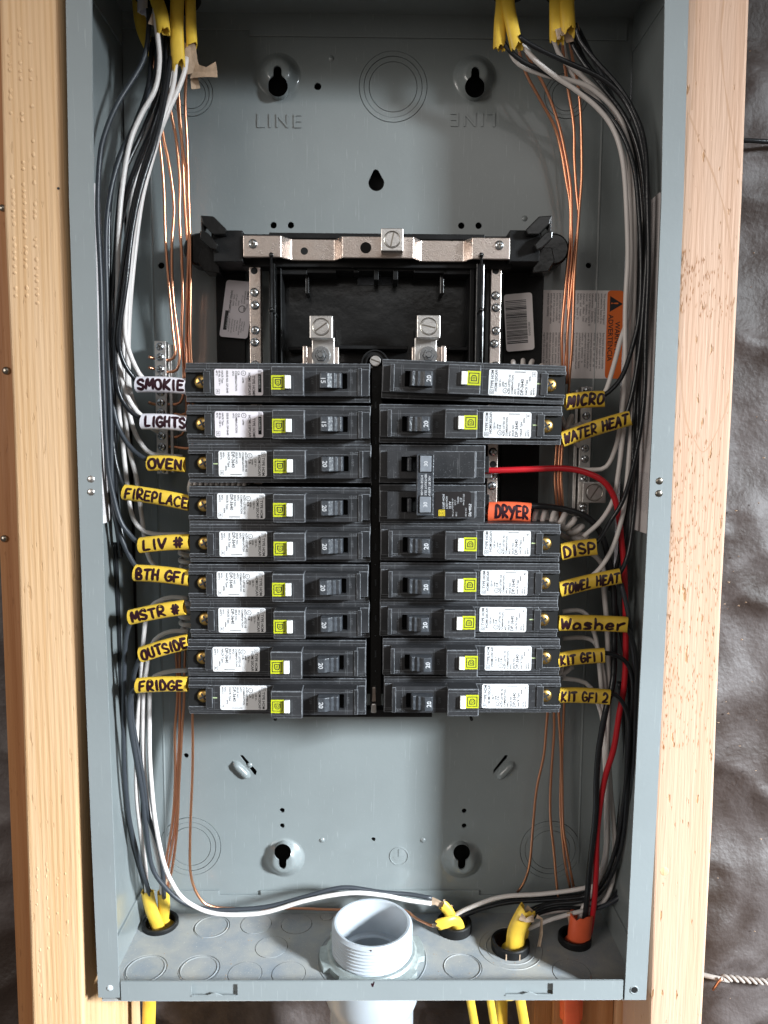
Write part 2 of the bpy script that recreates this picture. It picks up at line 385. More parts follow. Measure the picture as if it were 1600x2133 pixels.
RS_L = [U(x,y,6) for x,y in ((1432,0),(1421,420),(1403,850),(1386,1270),(1364,1713),(1353,2133))]
RS_R = [U(x,y,6) for x,y in ((1562,0),(1547,420),(1526,850),(1503,1270),(1485,1713),(1463,2133))]
t = thing('stud', 'bright sunlit stud with torn rough grain, right of the grey panel', 'stud', (RS_L[-1].x, 6, -120), 'wall studs')
part('board', edge_prism(MB(), extend(RS_L,300,430), extend(RS_R,300,430), 6, 100), 'wood_right', t, bevel=2.0, seg=3)
for (x, y, w, h) in ((1384,1815,3.6,4.4),):
    p = U(x, y, 6); kb = MB(); lathe(kb, [(w*.3,-.25),(w*.62,-.12),(w,.12),(w*1.02,.6)], (p.x,p.y,p.z), 'y', 18); kb.add([(p.x+w*.3*math.cos(a*math.pi/4),p.y-.25,p.z+w*.3*math.sin(a*math.pi/4)) for a in range(8)],[tuple(range(7,-1,-1))])
    part('knot', kb, 'wood_left', t, smooth=True)
sl = MB()
for k in range(560):
    y = random.choice((random.uniform(520,660), random.uniform(900,1560), random.uniform(900,1560), random.uniform(1000,1450)))
    xl = 1421-(y-420)*.0415; w = 1547-(y-420)*.049-xl
    x = xl+5+random.random()**1.6*(w-14)
    p = U(x, y, 5.93); h = random.uniform(1.2,4.2)*(1.6 if random.random() < .12 else 1); ww = random.uniform(.10,.30); k2 = random.uniform(-.5,.5)
    sl.add([(p.x,p.y,p.z+h*.5),(p.x+ww+k2,p.y,p.z+h*.1),(p.x+k2*.4,p.y,p.z-h*.5),(p.x-ww+k2,p.y,p.z-h*.1),(p.x+k2*.7,p.y-.22,p.z)], [(0,3,2,1)])
gl_ = MB()
for line in (((1508,-5),(1502,80),(1510,180),(1528,290),(1540,350)), ((1434,235),(1460,300),(1490,375),(1512,450),(1524,540),(1524,700),(1517,830),(1493,900),(1466,942),(1446,915),(1426,860),(1414,700)), ((1452,-5),(1448,120),(1441,230))):
    P = spline([U(x,y,5.97) for x,y in line], 3); vv = []
    for i, q in enumerate(P): w_ = .42+.2*math.sin(i*.7); vv += [q-Vector((w_,0,0)), q+Vector((w_,0,.2))]
    gl_.add(vv, [(2*i,2*i+1,2*i+3,2*i+2) for i in range(len(P)-1)])
part('growth_ring', gl_, 'ring_tint', t)
o = part('torn_grain', sl, 'wood_dark_shaded', t); o['kind'] = 'stuff'; o['label'] = 'short torn splinters of grain'

# set-back boards
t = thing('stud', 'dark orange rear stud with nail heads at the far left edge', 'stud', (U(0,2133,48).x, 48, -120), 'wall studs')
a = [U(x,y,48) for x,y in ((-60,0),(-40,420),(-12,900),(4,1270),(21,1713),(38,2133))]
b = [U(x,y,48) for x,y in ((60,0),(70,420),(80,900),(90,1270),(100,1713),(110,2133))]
part('board', edge_prism(MB(), extend(a,300,430), extend(b,300,430), 48, 112), 'wood_dark_shaded', t, bevel=1.0)
for x, y, r in ((13,772,2.6),(9,1122,2.4),(5,433,2.2)):
    p = U(x,y,47.4); nb = MB(); lathe(nb, [(0.01,-1.1),(r*.6,-1.0),(r,-.3),(r,.6)], (p.x,p.y,p.z), 'y', 14); part('nail', nb, 'steel_dark', t, smooth=True)
def board(label, x0, x1, ytop, Y0, Y1, material, xo=0):
    A = U(x0, 2110, Y0); Bp = U(x1, 2110, Y0); t = thing('stud', label, 'stud', (A.x, Y0, -120), 'wall studs')
    mb = MB().box(A.x, Bp.x, Y0, Y1, -430, -4 if ytop else 640); part('board', mb, material, t, bevel=.8)
board('short pale stud end under the bottom left corner of the panel', 168, 259, True, 62, 98, 'wood_left')
board('narrow strip of stud beside the yellow cable below the panel', 260, 271, True, 80, 100, 'wood_back')
board('narrow dark board left of the orange cable under the panel', 1113, 1150, True, 66, 100, 'wood_dark_shaded')
board('orange brown stud behind the orange cable under the panel', 1152, 1278, True, 62, 100, 'wood_dark_shaded')
board('pinkish stud end under the bottom right corner of the panel', 1283, 1358, True, 58, 100, 'wood_back')

# ============================================================ PANEL ENCLOSURE
D = 92.0; XW = 179.5
box = thing('panel_enclosure', 'open grey painted steel breaker panel box fixed between two wooden studs', 'breaker panel', (0, D, 0))
LO = extend([U(x,y,0) for x,y in ((137,0),(144,420),(158,850),(172,1270),(189,1713),(205,2078))], 45, 0.01)
LI = extend([U(x,y,0) for x,y in ((191,0),(195,420),(207,850),(218,1270),(235,1713),(249,2078))], 45, 0.01)
RI = extend([U(x,y,0) for x,y in ((1385,0),(1378,420),(1361,850),(1341,1270),(1319,1713),(1301,2083))], 45, 0.01)
RO = extend([U(x,y,0) for x,y in ((1435,0),(1424,420),(1407,850),(1389,1270),(1367,1713),(1346,2083))], 45, 0.01)
for l, r, nm in ((LO,LI,'front_flange'),(RI,RO,'front_flange')):
    part(nm, edge_prism(MB(), l, r, 0, 1.3), 'paint_frame', box, bevel=.9, seg=3)
lw = [Vector((p.x+1.4,0,p.z)) for p in LO]; rw = [Vector((p.x-1.4,0,p.z)) for p in RO]
part('side_wall', edge_prism(MB(), LO, lw, 1.3, D+1), 'paint', box, bevel=.3)
part('side_wall', edge_prism(MB(), rw, RO, 1.3, D+1), 'paint', box, bevel=.3)
part('top_wall', MB().box(-XW, XW, 1.3, D+1, 660, 661.5), 'paint', box)
part('front_flange', MB().box(-165, 165, 0, 1.3, 641, 661.5), 'paint_frame', box, bevel=.5)
# back plate with every opening cut through
def BX(px, py): p = U(px, py, D); return (p.x, p.z)
domes = []   # centre, outer radius, keyhole centre offset, hole r, slot half width, slot length (+up)
for px, py, kx, ky, s in ((581,158,581,188,1),(989,162,987,190,1),(592,1786,591,1766,-1),(962,1789,960,1767,-1)):
    c = BX(px,py); k = BX(kx,ky)
    domes.append((c, 15.5 if s > 0 else 16.0, k, 6.9 if s > 0 else 6.4, 2.9, s))
smallh = [(662,180,2.5),(570,469,2.3),(606,469,2.3),(961,470,2.3),(997,470,2.3),(336,553,2.3),(1226,553,2.0),(588,1688,1.9),(588,1720,1.9),(967,1689,1.9),(967,1720,1.9),(778,1748,1.6),(388,1574,1.9)]
out = [[(-178,-1),(178,-1),(178,661),(-178,661)]]
for d in domes: out.append(circ(d[0][0], d[0][1], d[1]-.05, 40))
for x,y,r in smallh: c = BX(x,y); out.append(circ(c[0],c[1],r,16))
c = BX(784,381)                                   # teardrop opening
tear = [(c[0]+5.6*math.cos(a), c[1]+5.6*math.sin(a)) for a in [math.radians(q) for q in range(-205,26,15)]]
tp = BX(783,360); tear += [(tp[0]+2.4*math.cos(a), tp[1]+2.4*math.sin(a)) for a in [math.radians(q) for q in range(20,161,20)]]
out.append(tear)
slits = []
for P in (((499,1574),(506,1573),(535,1606),(533,1615),(528,1613)), ((1028,1612),(1028,1604),(1052,1573),(1058,1573),(1056,1580))):
    out.append([BX(*q) for q in P])
kos = [(819,181,24.0,16.8),(397,1763,23.5,15.5),(1146,1770,23.5,15.5),(398,195,15.5,10),(1180,200,15.5,10)]
for x,y,R,r in kos: c = BX(x,y); out.append(circ(c[0],c[1],R,56))
v, f = fill(out, .7); mb = MB().add([(p[0], D+.7-p[2], p[1]) for p in v], [tuple(reversed(q)) for q in f])
part('back_plate', mb, 'paint', box)
for (c, R, k, hr, hw, s) in domes:                # pressed bump with the keyhole through its crown
    mb = MB(); n = 64; m = 9; v = []; f = []
    for j in range(n):
        a = 2*math.pi*j/n; dx, dz = math.cos(a), math.sin(a)
        r1 = hr                                   # keyhole outline seen from the hole centre
        if s*dz > 0 and abs(dx) < .999:
            t1 = hw/max(abs(dx),1e-4); L1 = 13.2/abs(dz) if abs(dz) > 1e-3 else 99
            if t1*abs(dz) > 10.0:
                c_ = 10.0*abs(dz); t1 = c_+math.sqrt(max(c_*c_-100+hw*hw, 0))
            if t1 > hr: r1 = t1
        hx, hz = k[0]+r1*dx, k[1]+r1*dz
        # outer point on the dome rim in the same direction from the hole centre
        ox, oz = k[0]-c[0], k[1]-c[1]; bq = ox*dx+oz*dz; tt = -bq+math.sqrt(max(bq*bq-(ox*ox+oz*oz)+R*R,0))
        ex, ez = k[0]+tt*dx, k[1]+tt*dz
        for i in range(m):
            q = i/(m-1); x = hx+(ex-hx)*q; z = hz+(ez-hz)*q; rr = min(1, math.hypot(x-c[0], z-c[1])/R)
            h = 7.5*(1-(3*((rr-.42)/.58)**2-2*((rr-.42)/.58)**3)) if rr > .42 else 7.5
            v.append((x, D-h, z))
        v.append((hx, D-7.5+1.6, hz))
    mm = m+1
    for j in range(n):
        kk = (j+1)%n
        for i in range(m-1): f.append((j*mm+i, kk*mm+i, kk*mm+i+1, j*mm+i+1))
        f.append((j*mm+m, kk*mm+m, kk*mm, j*mm))
    mb.add(v, f); part('keyhole_boss', mb, 'paint', box, smooth='auto')
for x,y,R,r in kos:                               # concentric knockouts
    c = BX(x,y)
    for ro, ri in ((R-.4, (R+r)/2+.2), ((R+r)/2-.15, r+.2), (r-.2, 0)):
        o2 = [circ(c[0],c[1],ro,56)]+([circ(c[0],c[1],ri,48)] if ri else [])
        v, f = fill(o2, .7); mb = MB().add([(p[0], D+.75-p[2]-(.35 if ri and ri>r+.3 else 0), p[1]) for p in v], [tuple(reversed(q)) for q in f])
        part('knockout', mb, 'paint', box, bevel=.25)
# hooded slits
for (cx, cy, ang) in ((503,1603,-47),(1053,1604,47)):
    c = U(cx,cy,D); mb = MB(); v = []; f = []
    A = math.radians(ang); 
    for i in range(9):
        tt = i/8*2-1
        for j in range(7):
            a = math.pi*j/6; wv = 3.4*math.cos(a)*math.sqrt(max(0,1-tt**4)); h = 4.2*math.sin(a)*math.sqrt(max(0,1-tt**4))
            lx, lz = tt*9.5, wv
            v.append((c.x+lx*math.cos(A)-lz*math.sin(A), D+.2-h, c.z+lx*math.sin(A)+lz*math.cos(A)))
    for i in range(8):
        for j in range(6): f.append((i*7+j, i*7+j+1, i*7+j+8, i*7+j+7))
    mb.add(v, f); part('slit_hood', mb, 'paint', box, smooth=True)
for x,y in ((690,122),(520,1592+2),(671,1750),(881,1750),(1093,455)):
    c = U(x,y,D); mb = MB(); lathe(mb, [(.01,-1.1),(1.0,-.9),(1.9,-.3),(2.2,.1)], (c.x,c.y,c.z), 'y', 14); part('dimple', mb, 'paint', box, smooth=True)
# embossed words and the earth mark
for px, py, rot in ((533,266,0),(1034,236,1)):
    p = U(px,py,D); v, f = text('LINE', 13.6, 'LEFT', .6, .0, 1.25); sgn = -1 if rot else 1
    mb = MB().add([(p.x+sgn*q[0], D-q[2]-.15, p.z+sgn*q[1]) for q in v], [tuple(reversed(q)) for q in f])
    part('embossed_word', mb, 'paint', box, bevel=.22)
c = U(831,1783,D); mb = MB(); lathe(mb, [(6.6,.1),(6.9,-.45),(7.2,-.45),(7.5,.1)], (c.x,c.y,c.z), 'y', 36)
for (x0,x1,z0,z1) in ((-.3,.3,-.6,5.5),(-4.2,4.2,-1.2,-.6),(-2.8,2.8,-3.1,-2.5)): mb.box(c.x+x0,c.x+x1,D-.4,D+.1,c.z+z0,c.z+z1)
part('earth_symbol', mb, 'paint', box)
# upturned flanges of the end plates, lying on the back and side walls
def flange_poly(z0, z1, notch, up):
    a = [BX(x,0)[0] for x in notch]
    if up: return [(-178,z0),(178,z0),(178,z1),(a[3],z1),(a[3],z1-3),(a[2],z1-3),(a[2],z1),(a[1],z1),(a[1],z1-3),(a[0],z1-3),(a[0],z1),(-178,z1)]
zb = U(600,1853,D).z
ax = [U(x,1853,D).x for x in (457,543,998,1010)]
poly = [(-178,-1),(178,-1),(178,zb-4),(ax[2],zb-4),(ax[2],zb),(ax[1],zb),(ax[1],zb-3.5),(ax[0],zb-3.5),(ax[0],zb),(-178,zb)]
part('end_flange', prism(MB(), poly, D-1.6, D-.4), 'paint', box, bevel=.35)
zt = U(800,80,D).z; zt2 = U(800,68,D).z; x1 = U(520,80,D).x; x2 = U(1305,80,D).x
part('end_flange', prism(MB(), [(-178,zt2),(x1,zt2),(x1,zt),(x2,zt),(x2,661),(-178,661)], D-1.6, D-.4), 'paint', box, bevel=.35)
zz = UX(270,1912,-176).z
part('end_flange', MB().box(-178.8,-177.2, 22, D-2, -1, 22.5), 'paint', box, bevel=.35)
part('end_flange', MB().box(177.2,178.8, 22, D-2, -1, 22.5), 'paint', box, bevel=.35)
part('end_flange', MB().box(177.2,178.8, 22, D-2, 637, 661), 'paint', box, bevel=.35)
part('end_flange', MB().box(-178.8,-177.2, 22, D-2, 637, 661), 'paint', box, bevel=.35)
# long pressed ribs on the back plate beside the side walls
for X in (-160.5, 158.5):
    mb = MB(); v = [(X-1.2,D+.1,40),(X,D-.5,40),(X+1.2,D+.1,40),(X-1.2,D+.1,625),(X,D-.5,625),(X+1.2,D+.1,625)]
    mb.add(v, [(0,1,4,3),(1,2,5,4)]); part('pressed_rib', mb, 'paint', box)
# floor of the box with its knockouts
fl = [(-122.4,74.8,13.6,12.2),(-158.2,29.6,14.6,12.9),(-121.3,29.6,14.4,12.6),(-89.4,77.6,11.8,0),(-58.7,77.6,11.8,0),(-74.2,51.8,11.8,0),(-88.6,24.8,11.8,0),(-58.6,24.8,11.8,0),(-36.5,86.2,4.8,0),(62,31.2,13.8,12.7),(137,25,13.2,0)]
holes = [(-161.8,77.5,13.4),(60.5,73.5,12.4),(99,50.5,13.6),(147.8,57.8,11.8),(-1.2,41,33)]
out = [[(-178,1.4),(178,1.4),(178,D),(-178,D)]]
for x,y,R,r in fl: out.append(circ(x,y,R,40))
for x,y,R in holes: out.append(circ(x,y,R,40))
v, f = fill(out, .7); mb = MB().add([(p[0],p[1],p[2]-.7) for p in v], f); part('bottom_plate', mb, 'dusty_paint', box)
for x,y,R,r in fl:
    v, f = fill([circ(x,y,R-.42,40)], .7); mb = MB().add([(p[0],p[1],p[2]-.7+(.25 if not r else -.3)) for p in v], f)
    part('knockout', mb, 'dusty_paint', box, bevel=.2)
    if r:
        mb = MB(); lathe(mb, [(r-.5,-.4),(r-.2,.12),(r+.25,.12),(r+.5,-.4)], (x,y,0), 'z', 40); part('knockout_ring', mb, 'dusty_paint', box, smooth=True)
for (x,y,R) in ((99,50.5,17.5),(99,50.5,22.5),(-1.2,41,38.6)):
    mb = MB(); n = 64; a0 = .25
    lathe(mb, [(R-.5,-.1),(R-.2,.35),(R+.2,.35),(R+.5,-.1)], (x,y,0), 'z', n); 
    mb.v = [Vector((p.x, min(p.y, D-.6), p.z)) for p in mb.v]; part('knockout_ring', mb, 'dusty_paint', box, smooth=True)
db = MB()
for k in range(170):
    x = random.uniform(-172,172); y = random.choice((random.uniform(6,26), random.uniform(6,88))); r_ = random.uniform(.18,.62); a = random.uniform(0,6)
    if (x+1.2)**2+(y-41)**2 < 39**2: continue
    db.add([(x+r_*math.cos(a+q*1.6),y+r_*.8*math.sin(a+q*1.6),.05) for q in range(4)]+[(x,y,.05+r_*.7)], [(0,1,4),(1,2,4),(2,3,4),(3,0,4)])
o = solo('debris', db, 'kraft_paper', 'pale crumbs of drywall dust and paper lying on the panel floor', 'debris', base=Vector((0,40,0))); o['kind'] = 'stuff'
# front lip with two bent tabs
zl0 = 0.2; zl1 = U(780,2044,0).z
xa, xb_ = U(252,2060,0).x, U(1298,2060,0).x
t1 = [U(x,2060,0).x for x in (399,495)]; t2 = [U(x,2060,0).x for x in (1053,1152)]
ztA, ztB = U(450,2074,0).z, U(450,2050,0).z
v, f = fill([[(xa,zl0),(xb_,zl0),(xb_,zl1),(xa,zl1)], [(t1[0],ztA),(t1[1],ztA),(t1[1],ztB),(t1[0],ztB)], [(t2[0],ztA),(t2[1],ztA),(t2[1],ztB),(t2[0],ztB)]], .6)
part('bottom_lip', MB().add([(p[0], .6-p[2], p[1]) for p in v], [tuple(reversed(q)) for q in f]), 'paint_frame', box, bevel=.25)
for a, b in (t1, t2):
    m_ = (a+b)/2; mb = MB(); prism(mb, [(a-.5,ztA-.6),(b-3,ztA-.6),(b-3,ztA+1.6),(b+.5,ztA+1.6),(b+.5,ztB+.6),(a-.5,ztB+.6)], 2.2, 3.0)
    part('lid_tab', mb, 'paint_frame', box, bevel=.2)
    mb = MB(); prism(mb, [(a,ztA-.4),(b,ztA-.4),(b,ztA+.5),(m_+5,ztA+.6),(m_,ztA+2.6),(m_-5,ztA+.6),(a,ztA+.5)], -.7, .0); part('lid_tab', mb, 'paint_frame', box, bevel=.2)
part('corner_tab', prism(MB(), [(U(212,2085,3).x,-1.2),(xa-.6,-1.2),(xa-.6,3),(U(212,2085,3).x,3)], 3, 4.4), 'paint_frame', box, bevel=.3)
# rivets and screws of the frame
for x,y,r,m_ in ((190,998,2.3,'alu'),(190,1025,2.3,'alu'),(1374,1002,2.3,'steel_dark'),(1373,1028,2.3,'steel_dark'),(229,2058,2.1,'bare_edge')):
    c = U(x,y,0); mb = MB(); lathe(mb, [(.01,-.75),(r*.55,-.7),(r*.9,-.35),(r,.1)], (c.x,c.y,c.z), 'y', 18); part('rivet', mb, m_, box, smooth=True)
c = U(1321,2062,0); mb = MB(); lathe(mb, [(.01,-.12),(2.1,-.12),(2.2,.3)], (c.x,c.y,c.z), 'y', 16); part('screw_hole', mb, 'hole_black', box)
mb = MB(); lathe(mb, [(2.1,.1),(2.3,-.35),(2.8,-.3),(3.0,.1)], (c.x,c.y,c.z), 'y', 18); part('hole_rim', mb, 'paint_frame', box, smooth=True)
c = U(776,2051,0); mb = MB(); prism(mb, [(c.x-1,c.z+.8),(c.x-.4,c.z-1.6),(c.x+.6,c.z-1.4),(c.x+1,c.z+.4),(c.x+1.4,c.z+2),(c.x+.8,c.z+2.2),(c.x+.4,c.z+1)], -.06, .05); part('marker_mark', mb, 'marker', box)
# printed sheets on the side walls
def wall_sheet(X, sgn, pts, lines, label):
    P = [UX(x,y,X) for x,y in pts]; ys = [p.y for p in P]; zs = [p.z for p in P]; y0, y1, z0, z1 = min(ys), max(ys), min(zs), max(zs)
    xs = X; mb = MB(); v = [(xs, q[0], q[1]) for q in rrect(y0,y1,z0,z1,2)]; n = len(v)
    mb.add(v+[(xs+sgn*.3, q[1], q[2]) for q in v], [tuple(range(n)), tuple(range(2*n-1,n-1,-1))]+[(i,i+n,(i+1)%n+n,(i+1)%n) for i in range(n)])
    s = part('wiring_label', mb, 'sticker_grey', box); s['label'] = label
    items = []; rnd = random.Random(3)
    words = 'neutral wire copper aluminum torque panel branch circuit breaker rating terminal suitable service equipment only type ground lug kit box cover use amperes'.split()
    w = y1-y0; k = 0
    for ci, (za, zb2) in enumerate(lines):
        y = 1.6
        while y < w-1.5:
            st = ''
            while len(st)*.62 < (za-zb2)*.98: st += rnd.choice(words)+' '
            items.append((st.strip()[:int((za-zb2)/.62)], z1-za, y, 1.15, 'LEFT')); y += 1.75
    mb = text_mb(items, lambda a, b2: (xs-sgn*.07, (y0+b2) if sgn > 0 else (y0+b2), z1-a))
    part('print', mb, 'ink_grey', s)
wall_sheet(177.9, 1, ((1352,420),(1376,400),(1312,1100),(1342,1103)), [(520,470),(462,405),(396,352),(346,312)], 'long grey printed wiring sheet on the right side wall')
wall_sheet(-178.2, -1, ((201,392),(209,392),(213,1086),(224,1088)), [(520,440),(430,340),(330,312)], 'white printed sheet on the left side wall')

# warning sticker on the back plate
W0, W1 = BX(1114,604), BX(1300,604); Wb = BX(1300,789)
wx0, wx1, wz1, wz0 = W0[0], W1[0], W0[1], Wb[1]
hx = BX(1264,650)[0]
mb = prism(MB(), rrect(wx0,wx1,wz0,wz1,3), D-.35, D); st = part('warning_sticker', mb, 'sticker_grey', box); st['label'] = 'warning sticker with an orange header on the back plate'
mb = prism(MB(), rrect(hx,wx1,wz0,wz1,2.5)[:10]+[(hx,wz0),(hx+2,wz0)][:0]+rrect(hx,wx1,wz0,wz1,2.5)[10:], D-.47, D-.36); part('header', mb, 'sticker_orange', st)
wf = lambda a, b2: (wx0+b2, D-.55, wz1-a)         # reading runs downwards
tri = MB(); tz = wz1-9.5; tx = hx+2.0
prism(tri, [(tx,tz+5.6),(tx,tz-5.6),(tx+9.4,tz)], D-.56, D-.48); part('warning_triangle', tri, 'ink', st)
part('header_print', text_mb([('!', 8.1, hx-wx0+3.0, 7.2, 'LEFT', .15)], lambda a,b2: (wx0+b2, D-.64, wz1-a)), 'sticker_orange', st)
part('header_print', text_mb([('WARNING', 22, hx-wx0+6.3, 5.0, 'LEFT', .06), ('ADVERTENCIA', 17, hx-wx0+1.3, 5.0, 'LEFT', .06)], wf), 'ink', st)
eng = ['This equipment is designed','and tested by Square D to','performance levels which','exceed        Underwriters','Laboratories    Standards.','Use of Other than Square D','Circuit    Breakers    May','Adversely   Affect   User','Safety   and   Impair','Reliability.   Square   D','assumes no liability for','other manufacturers parts.']
esp = ['Este equipo disenado y probado','por Square D supera el nivel de','rendimiento establecido por las','normas  de  UL.   El   uso   de','interruptores automaticos que no','sean de Square D puede afectar','negativamente la seguridad del','usuario   y   deteriorar   la','confiabilidad del equipo. Square','D no asume responsabilidad por','danos resultantes de usar','']
items = []
y = hx-wx0-2.6
for k in range(12):
    items.append((eng[k], 2.2, y, 2.0, 'LEFT')); items.append((esp[k], 30, y, 2.0, 'LEFT')); y -= 2.15
eng2 = ['DANGER','Allowing petroleum based','paint, solvents or spray to','contact the non-metallic','parts of this product may','adversely affect user safety','and impair reliability.','','40271-659-03']
esp2 = ['PELIGRO','Al permitir que las partes no','metalicas de este producto','en  contacto  con  pinturas,','solventes o rocios basados en','derivados del petroleo puede','afectar   negativamente   la','seguridad del usuario y deteriorar','la confiabilidad del equipo.']
y -= 2.0
for k in range(9):
    items.append((eng2[k], 2.2, y, 2.0, 'LEFT')); items.append((esp2[k], 30, y, 2.0, 'LEFT')); y -= 2.15
part('print', text_mb(items, wf), 'ink_grey', st)

# ============================================================ BUS ASSEMBLY (black plastic interior with tinned bars)
bus = thing('bus_assembly', 'black plastic bus bar interior with tinned neutral strap and lugs above the breakers', 'bus assembly', (0, D-1, 180))
def pbox(name, x0, y0, x1, y1, Ya, Yb, m_, bevel=.5, parent=None, Yu=None):
    a = U(x0,y0,Yu if Yu is not None else Ya); b2 = U(x1,y1,Yu if Yu is not None else Ya)
    return part(name, MB().box(a.x, b2.x, Ya, Yb, b2.z, a.z), m_, parent or bus, bevel=bevel)
# neutral strap with its four offsets
zA, zB = U(560,490,44).z, U(560,536,44).z
prof = []
for px, Y in ((506,44),(585,44),(607,52),(697,52),(713,44),(862,44),(877,52),(966,52),(984,44),(1063,44)): prof.append((U(px,510,Y).x, Y))
mb = MB(); n = len(prof)
v = []
for i, (x, Y) in enumerate(prof):
    v += [(x,Y,zA),(x,Y,zB),(x,Y+2.4,zB),(x,Y+2.4,zA)]
f = [(0,1,2,3),(4*n-1,4*n-2,4*n-3,4*n-4)]+[(4*i+k, 4*i+4+k, 4*i+4+(k+1)%4, 4*i+(k+1)%4) for i in range(n-1) for k in range(4)]
mb.add(v, f); strap = part('neutral_strap', mb, 'tin', bus, bevel=.9, seg=3)
for x,y,Y,r in ((634,523,52,2.4),(762,516,44,3.6)):
    c = U(x,y,Y); mb = MB(); lathe(mb, [(.01,-.1),(r,-.1),(r+.1,.2)], (c.x,c.y,c.z), 'y', 20); part('bolt_hole', mb, 'hole_black', strap)
def screw(name, c, r, m_, parent, slot='+', h=1.8, ang=0.0, dome=True):
    mb = MB(); lathe(mb, [(.01,-h),(r*.5,-h*.97),(r*.85,-h*.7),(r,-h*.25),(r,.4)] if dome else [(.01,-h),(r-.25,-h),(r,-h+.25),(r,.4)], c, 'y', 22)
    s = part(name, mb, m_, parent, smooth='auto')
    sb = MB(); w = r*.13
    for a in ((ang,) if slot == '-' else (ang, ang+math.pi/2)):
        ca, sa = math.cos(a), math.sin(a); q = r*(.92 if slot == '-' else .62)
        pts = [(-q,-w),(q,-w),(q,w),(-q,w)]
        prism(sb, [(c[0]+x*ca-z*sa, c[2]+x*sa+z*ca) for x,z in pts], c[1]-h-.05 if not dome else c[1]-h-.03, c[1]-h+.6)
    part('slot', sb, 'steel_dark' if m_ != 'brass' else 'ink', s)
    return s
def P3(x,y,Y): p = U(x,y,Y); return (p.x,p.y,p.z)
screw('screw', P3(527,508,44), 3.1, 'zinc', bus); screw('screw', P3(1040,511,44), 3.1, 'zinc', bus)
# lugs
def lug(x0,y0,x1,y1,Ya,Yb,ang,parent=None):
    l = pbox('lug', x0,y0,x1,y1,Ya,Yb,'alu',.5, parent or bus); cx, cy = (x0+x1)/2,(y0+y1)/2
    c = U(cx,cy,Ya); r = (U(x1,y0,Ya).x-U(x0,y0,Ya).x)*.33
    mb = MB(); lathe(mb, [(r*1.18,-.1),(r*1.12,.0),(r*1.06,-.35),(r*1.18,-.1)], (c.x,c.y,c.z), 'y', 30); part('screw_seat', mb, 'steel_dark', l, smooth=True)
    s = MB(); lathe(s, [(.01,-.5),(r-.3,-.5),(r,-.2),(r,.3)], (c.x,c.y,c.z), 'y', 30); part('set_screw', s, 'alu', l, smooth='auto')
    sb = MB(); ca, sa = math.cos(ang), math.sin(ang)
    prism(sb, [(c.x+x*ca-z*sa, c.z+x*sa+z*ca) for x,z in ((-r*.92,-.45),(r*.92,-.45),(r*.92,.45),(-r*.92,.45))], c.y-.56, c.y-.4); part('slot', sb, 'steel_dark', l)
    return l
lug(794,475,840,523,34,48,1.35)
lug(645,657,693,705,42,58,.62); lug(869,656,917,704,42,58,-.22)
for (x0,x1,cx,s) in ((650,697,669,-1),(864,909,892,1)):
    pbox('lug_tang', x0,703,x1,790,52,55,'alu',.4)
    pbox('bus_tab', 632 if s<0 else 858, 722, 706 if s<0 else 929, 800, 58, 61, 'tin', .6)
    a = U(632 if s<0 else 917, 722, 58); mb = MB().box(a.x, a.x+3.4, 52, 62, a.z-24, a.z); part('bus_tab', mb, 'tin', bus, bevel=.8)
    c = P3(cx,741,52); mb = MB(); lathe(mb, [(2.2,-1.2),(6.0,-1.2),(6.3,-.4),(6.3,.2)], c, 'y', 28); wsh = part('washer', mb, 'zinc', bus, smooth='auto')
    mb = MB(); lathe(mb, [(.01,-7.5),(1.7,-7.5),(2.2,-7),(2.2,.1)], c, 'y', 18); part('stud_bolt', mb, 'zinc', wsh, smooth='auto')
    mb = MB(); lathe(mb, [(2.2,-3.4),(3.6,-3.4),(4.1,-2.9),(4.1,-1.2)], c, 'y', 6); part('nut', mb, 'zinc', wsh)
# neutral bars running down each side
for s, (xt,xb2) in ((-1,((517,543),(523,544))),(1,((1024,1047),(1019,1040)))):
    a = U(xt[0],556,58); b2 = U(xt[1],556,58); X0, X1 = a.x, b2.x; x0 = U(xb2[0],750,58).x; x1b = U(xb2[1],750,58).x
    X0, X1 = (X0+x0)/2, (X1+x1b)/2
    z0 = U(530,1130,58).z
    nb = part('neutral_bar', MB().box(X0, X1, 58, 66, z0, a.z+1), 'tin', bus, bevel=.5)
    ys = (564,609,636,688,713,760) if s < 0 else (564,616,641,689,716,762,941,967,990,1012)
    for i, y in enumerate(ys):
        c = U((xt[0]+xt[1])/2+(0 if s<0 else -(y-556)*.04), y, 58)
        sunk = (i in (0,)) or (s > 0 and y == 967)
        cc = ((X0+X1)/2+(0.6*random.uniform(-1,1)), 58, c.z)
        if sunk:
            mb = MB(); lathe(mb, [(.01,-.08),(2.3,-.08),(2.4,.2)], cc, 'y', 18); part('screw_hole', mb, 'hole_black', nb)
        else: screw('terminal_screw', cc, 3.0, 'zinc', nb, '+', 1.9, random.uniform(0,1.5))
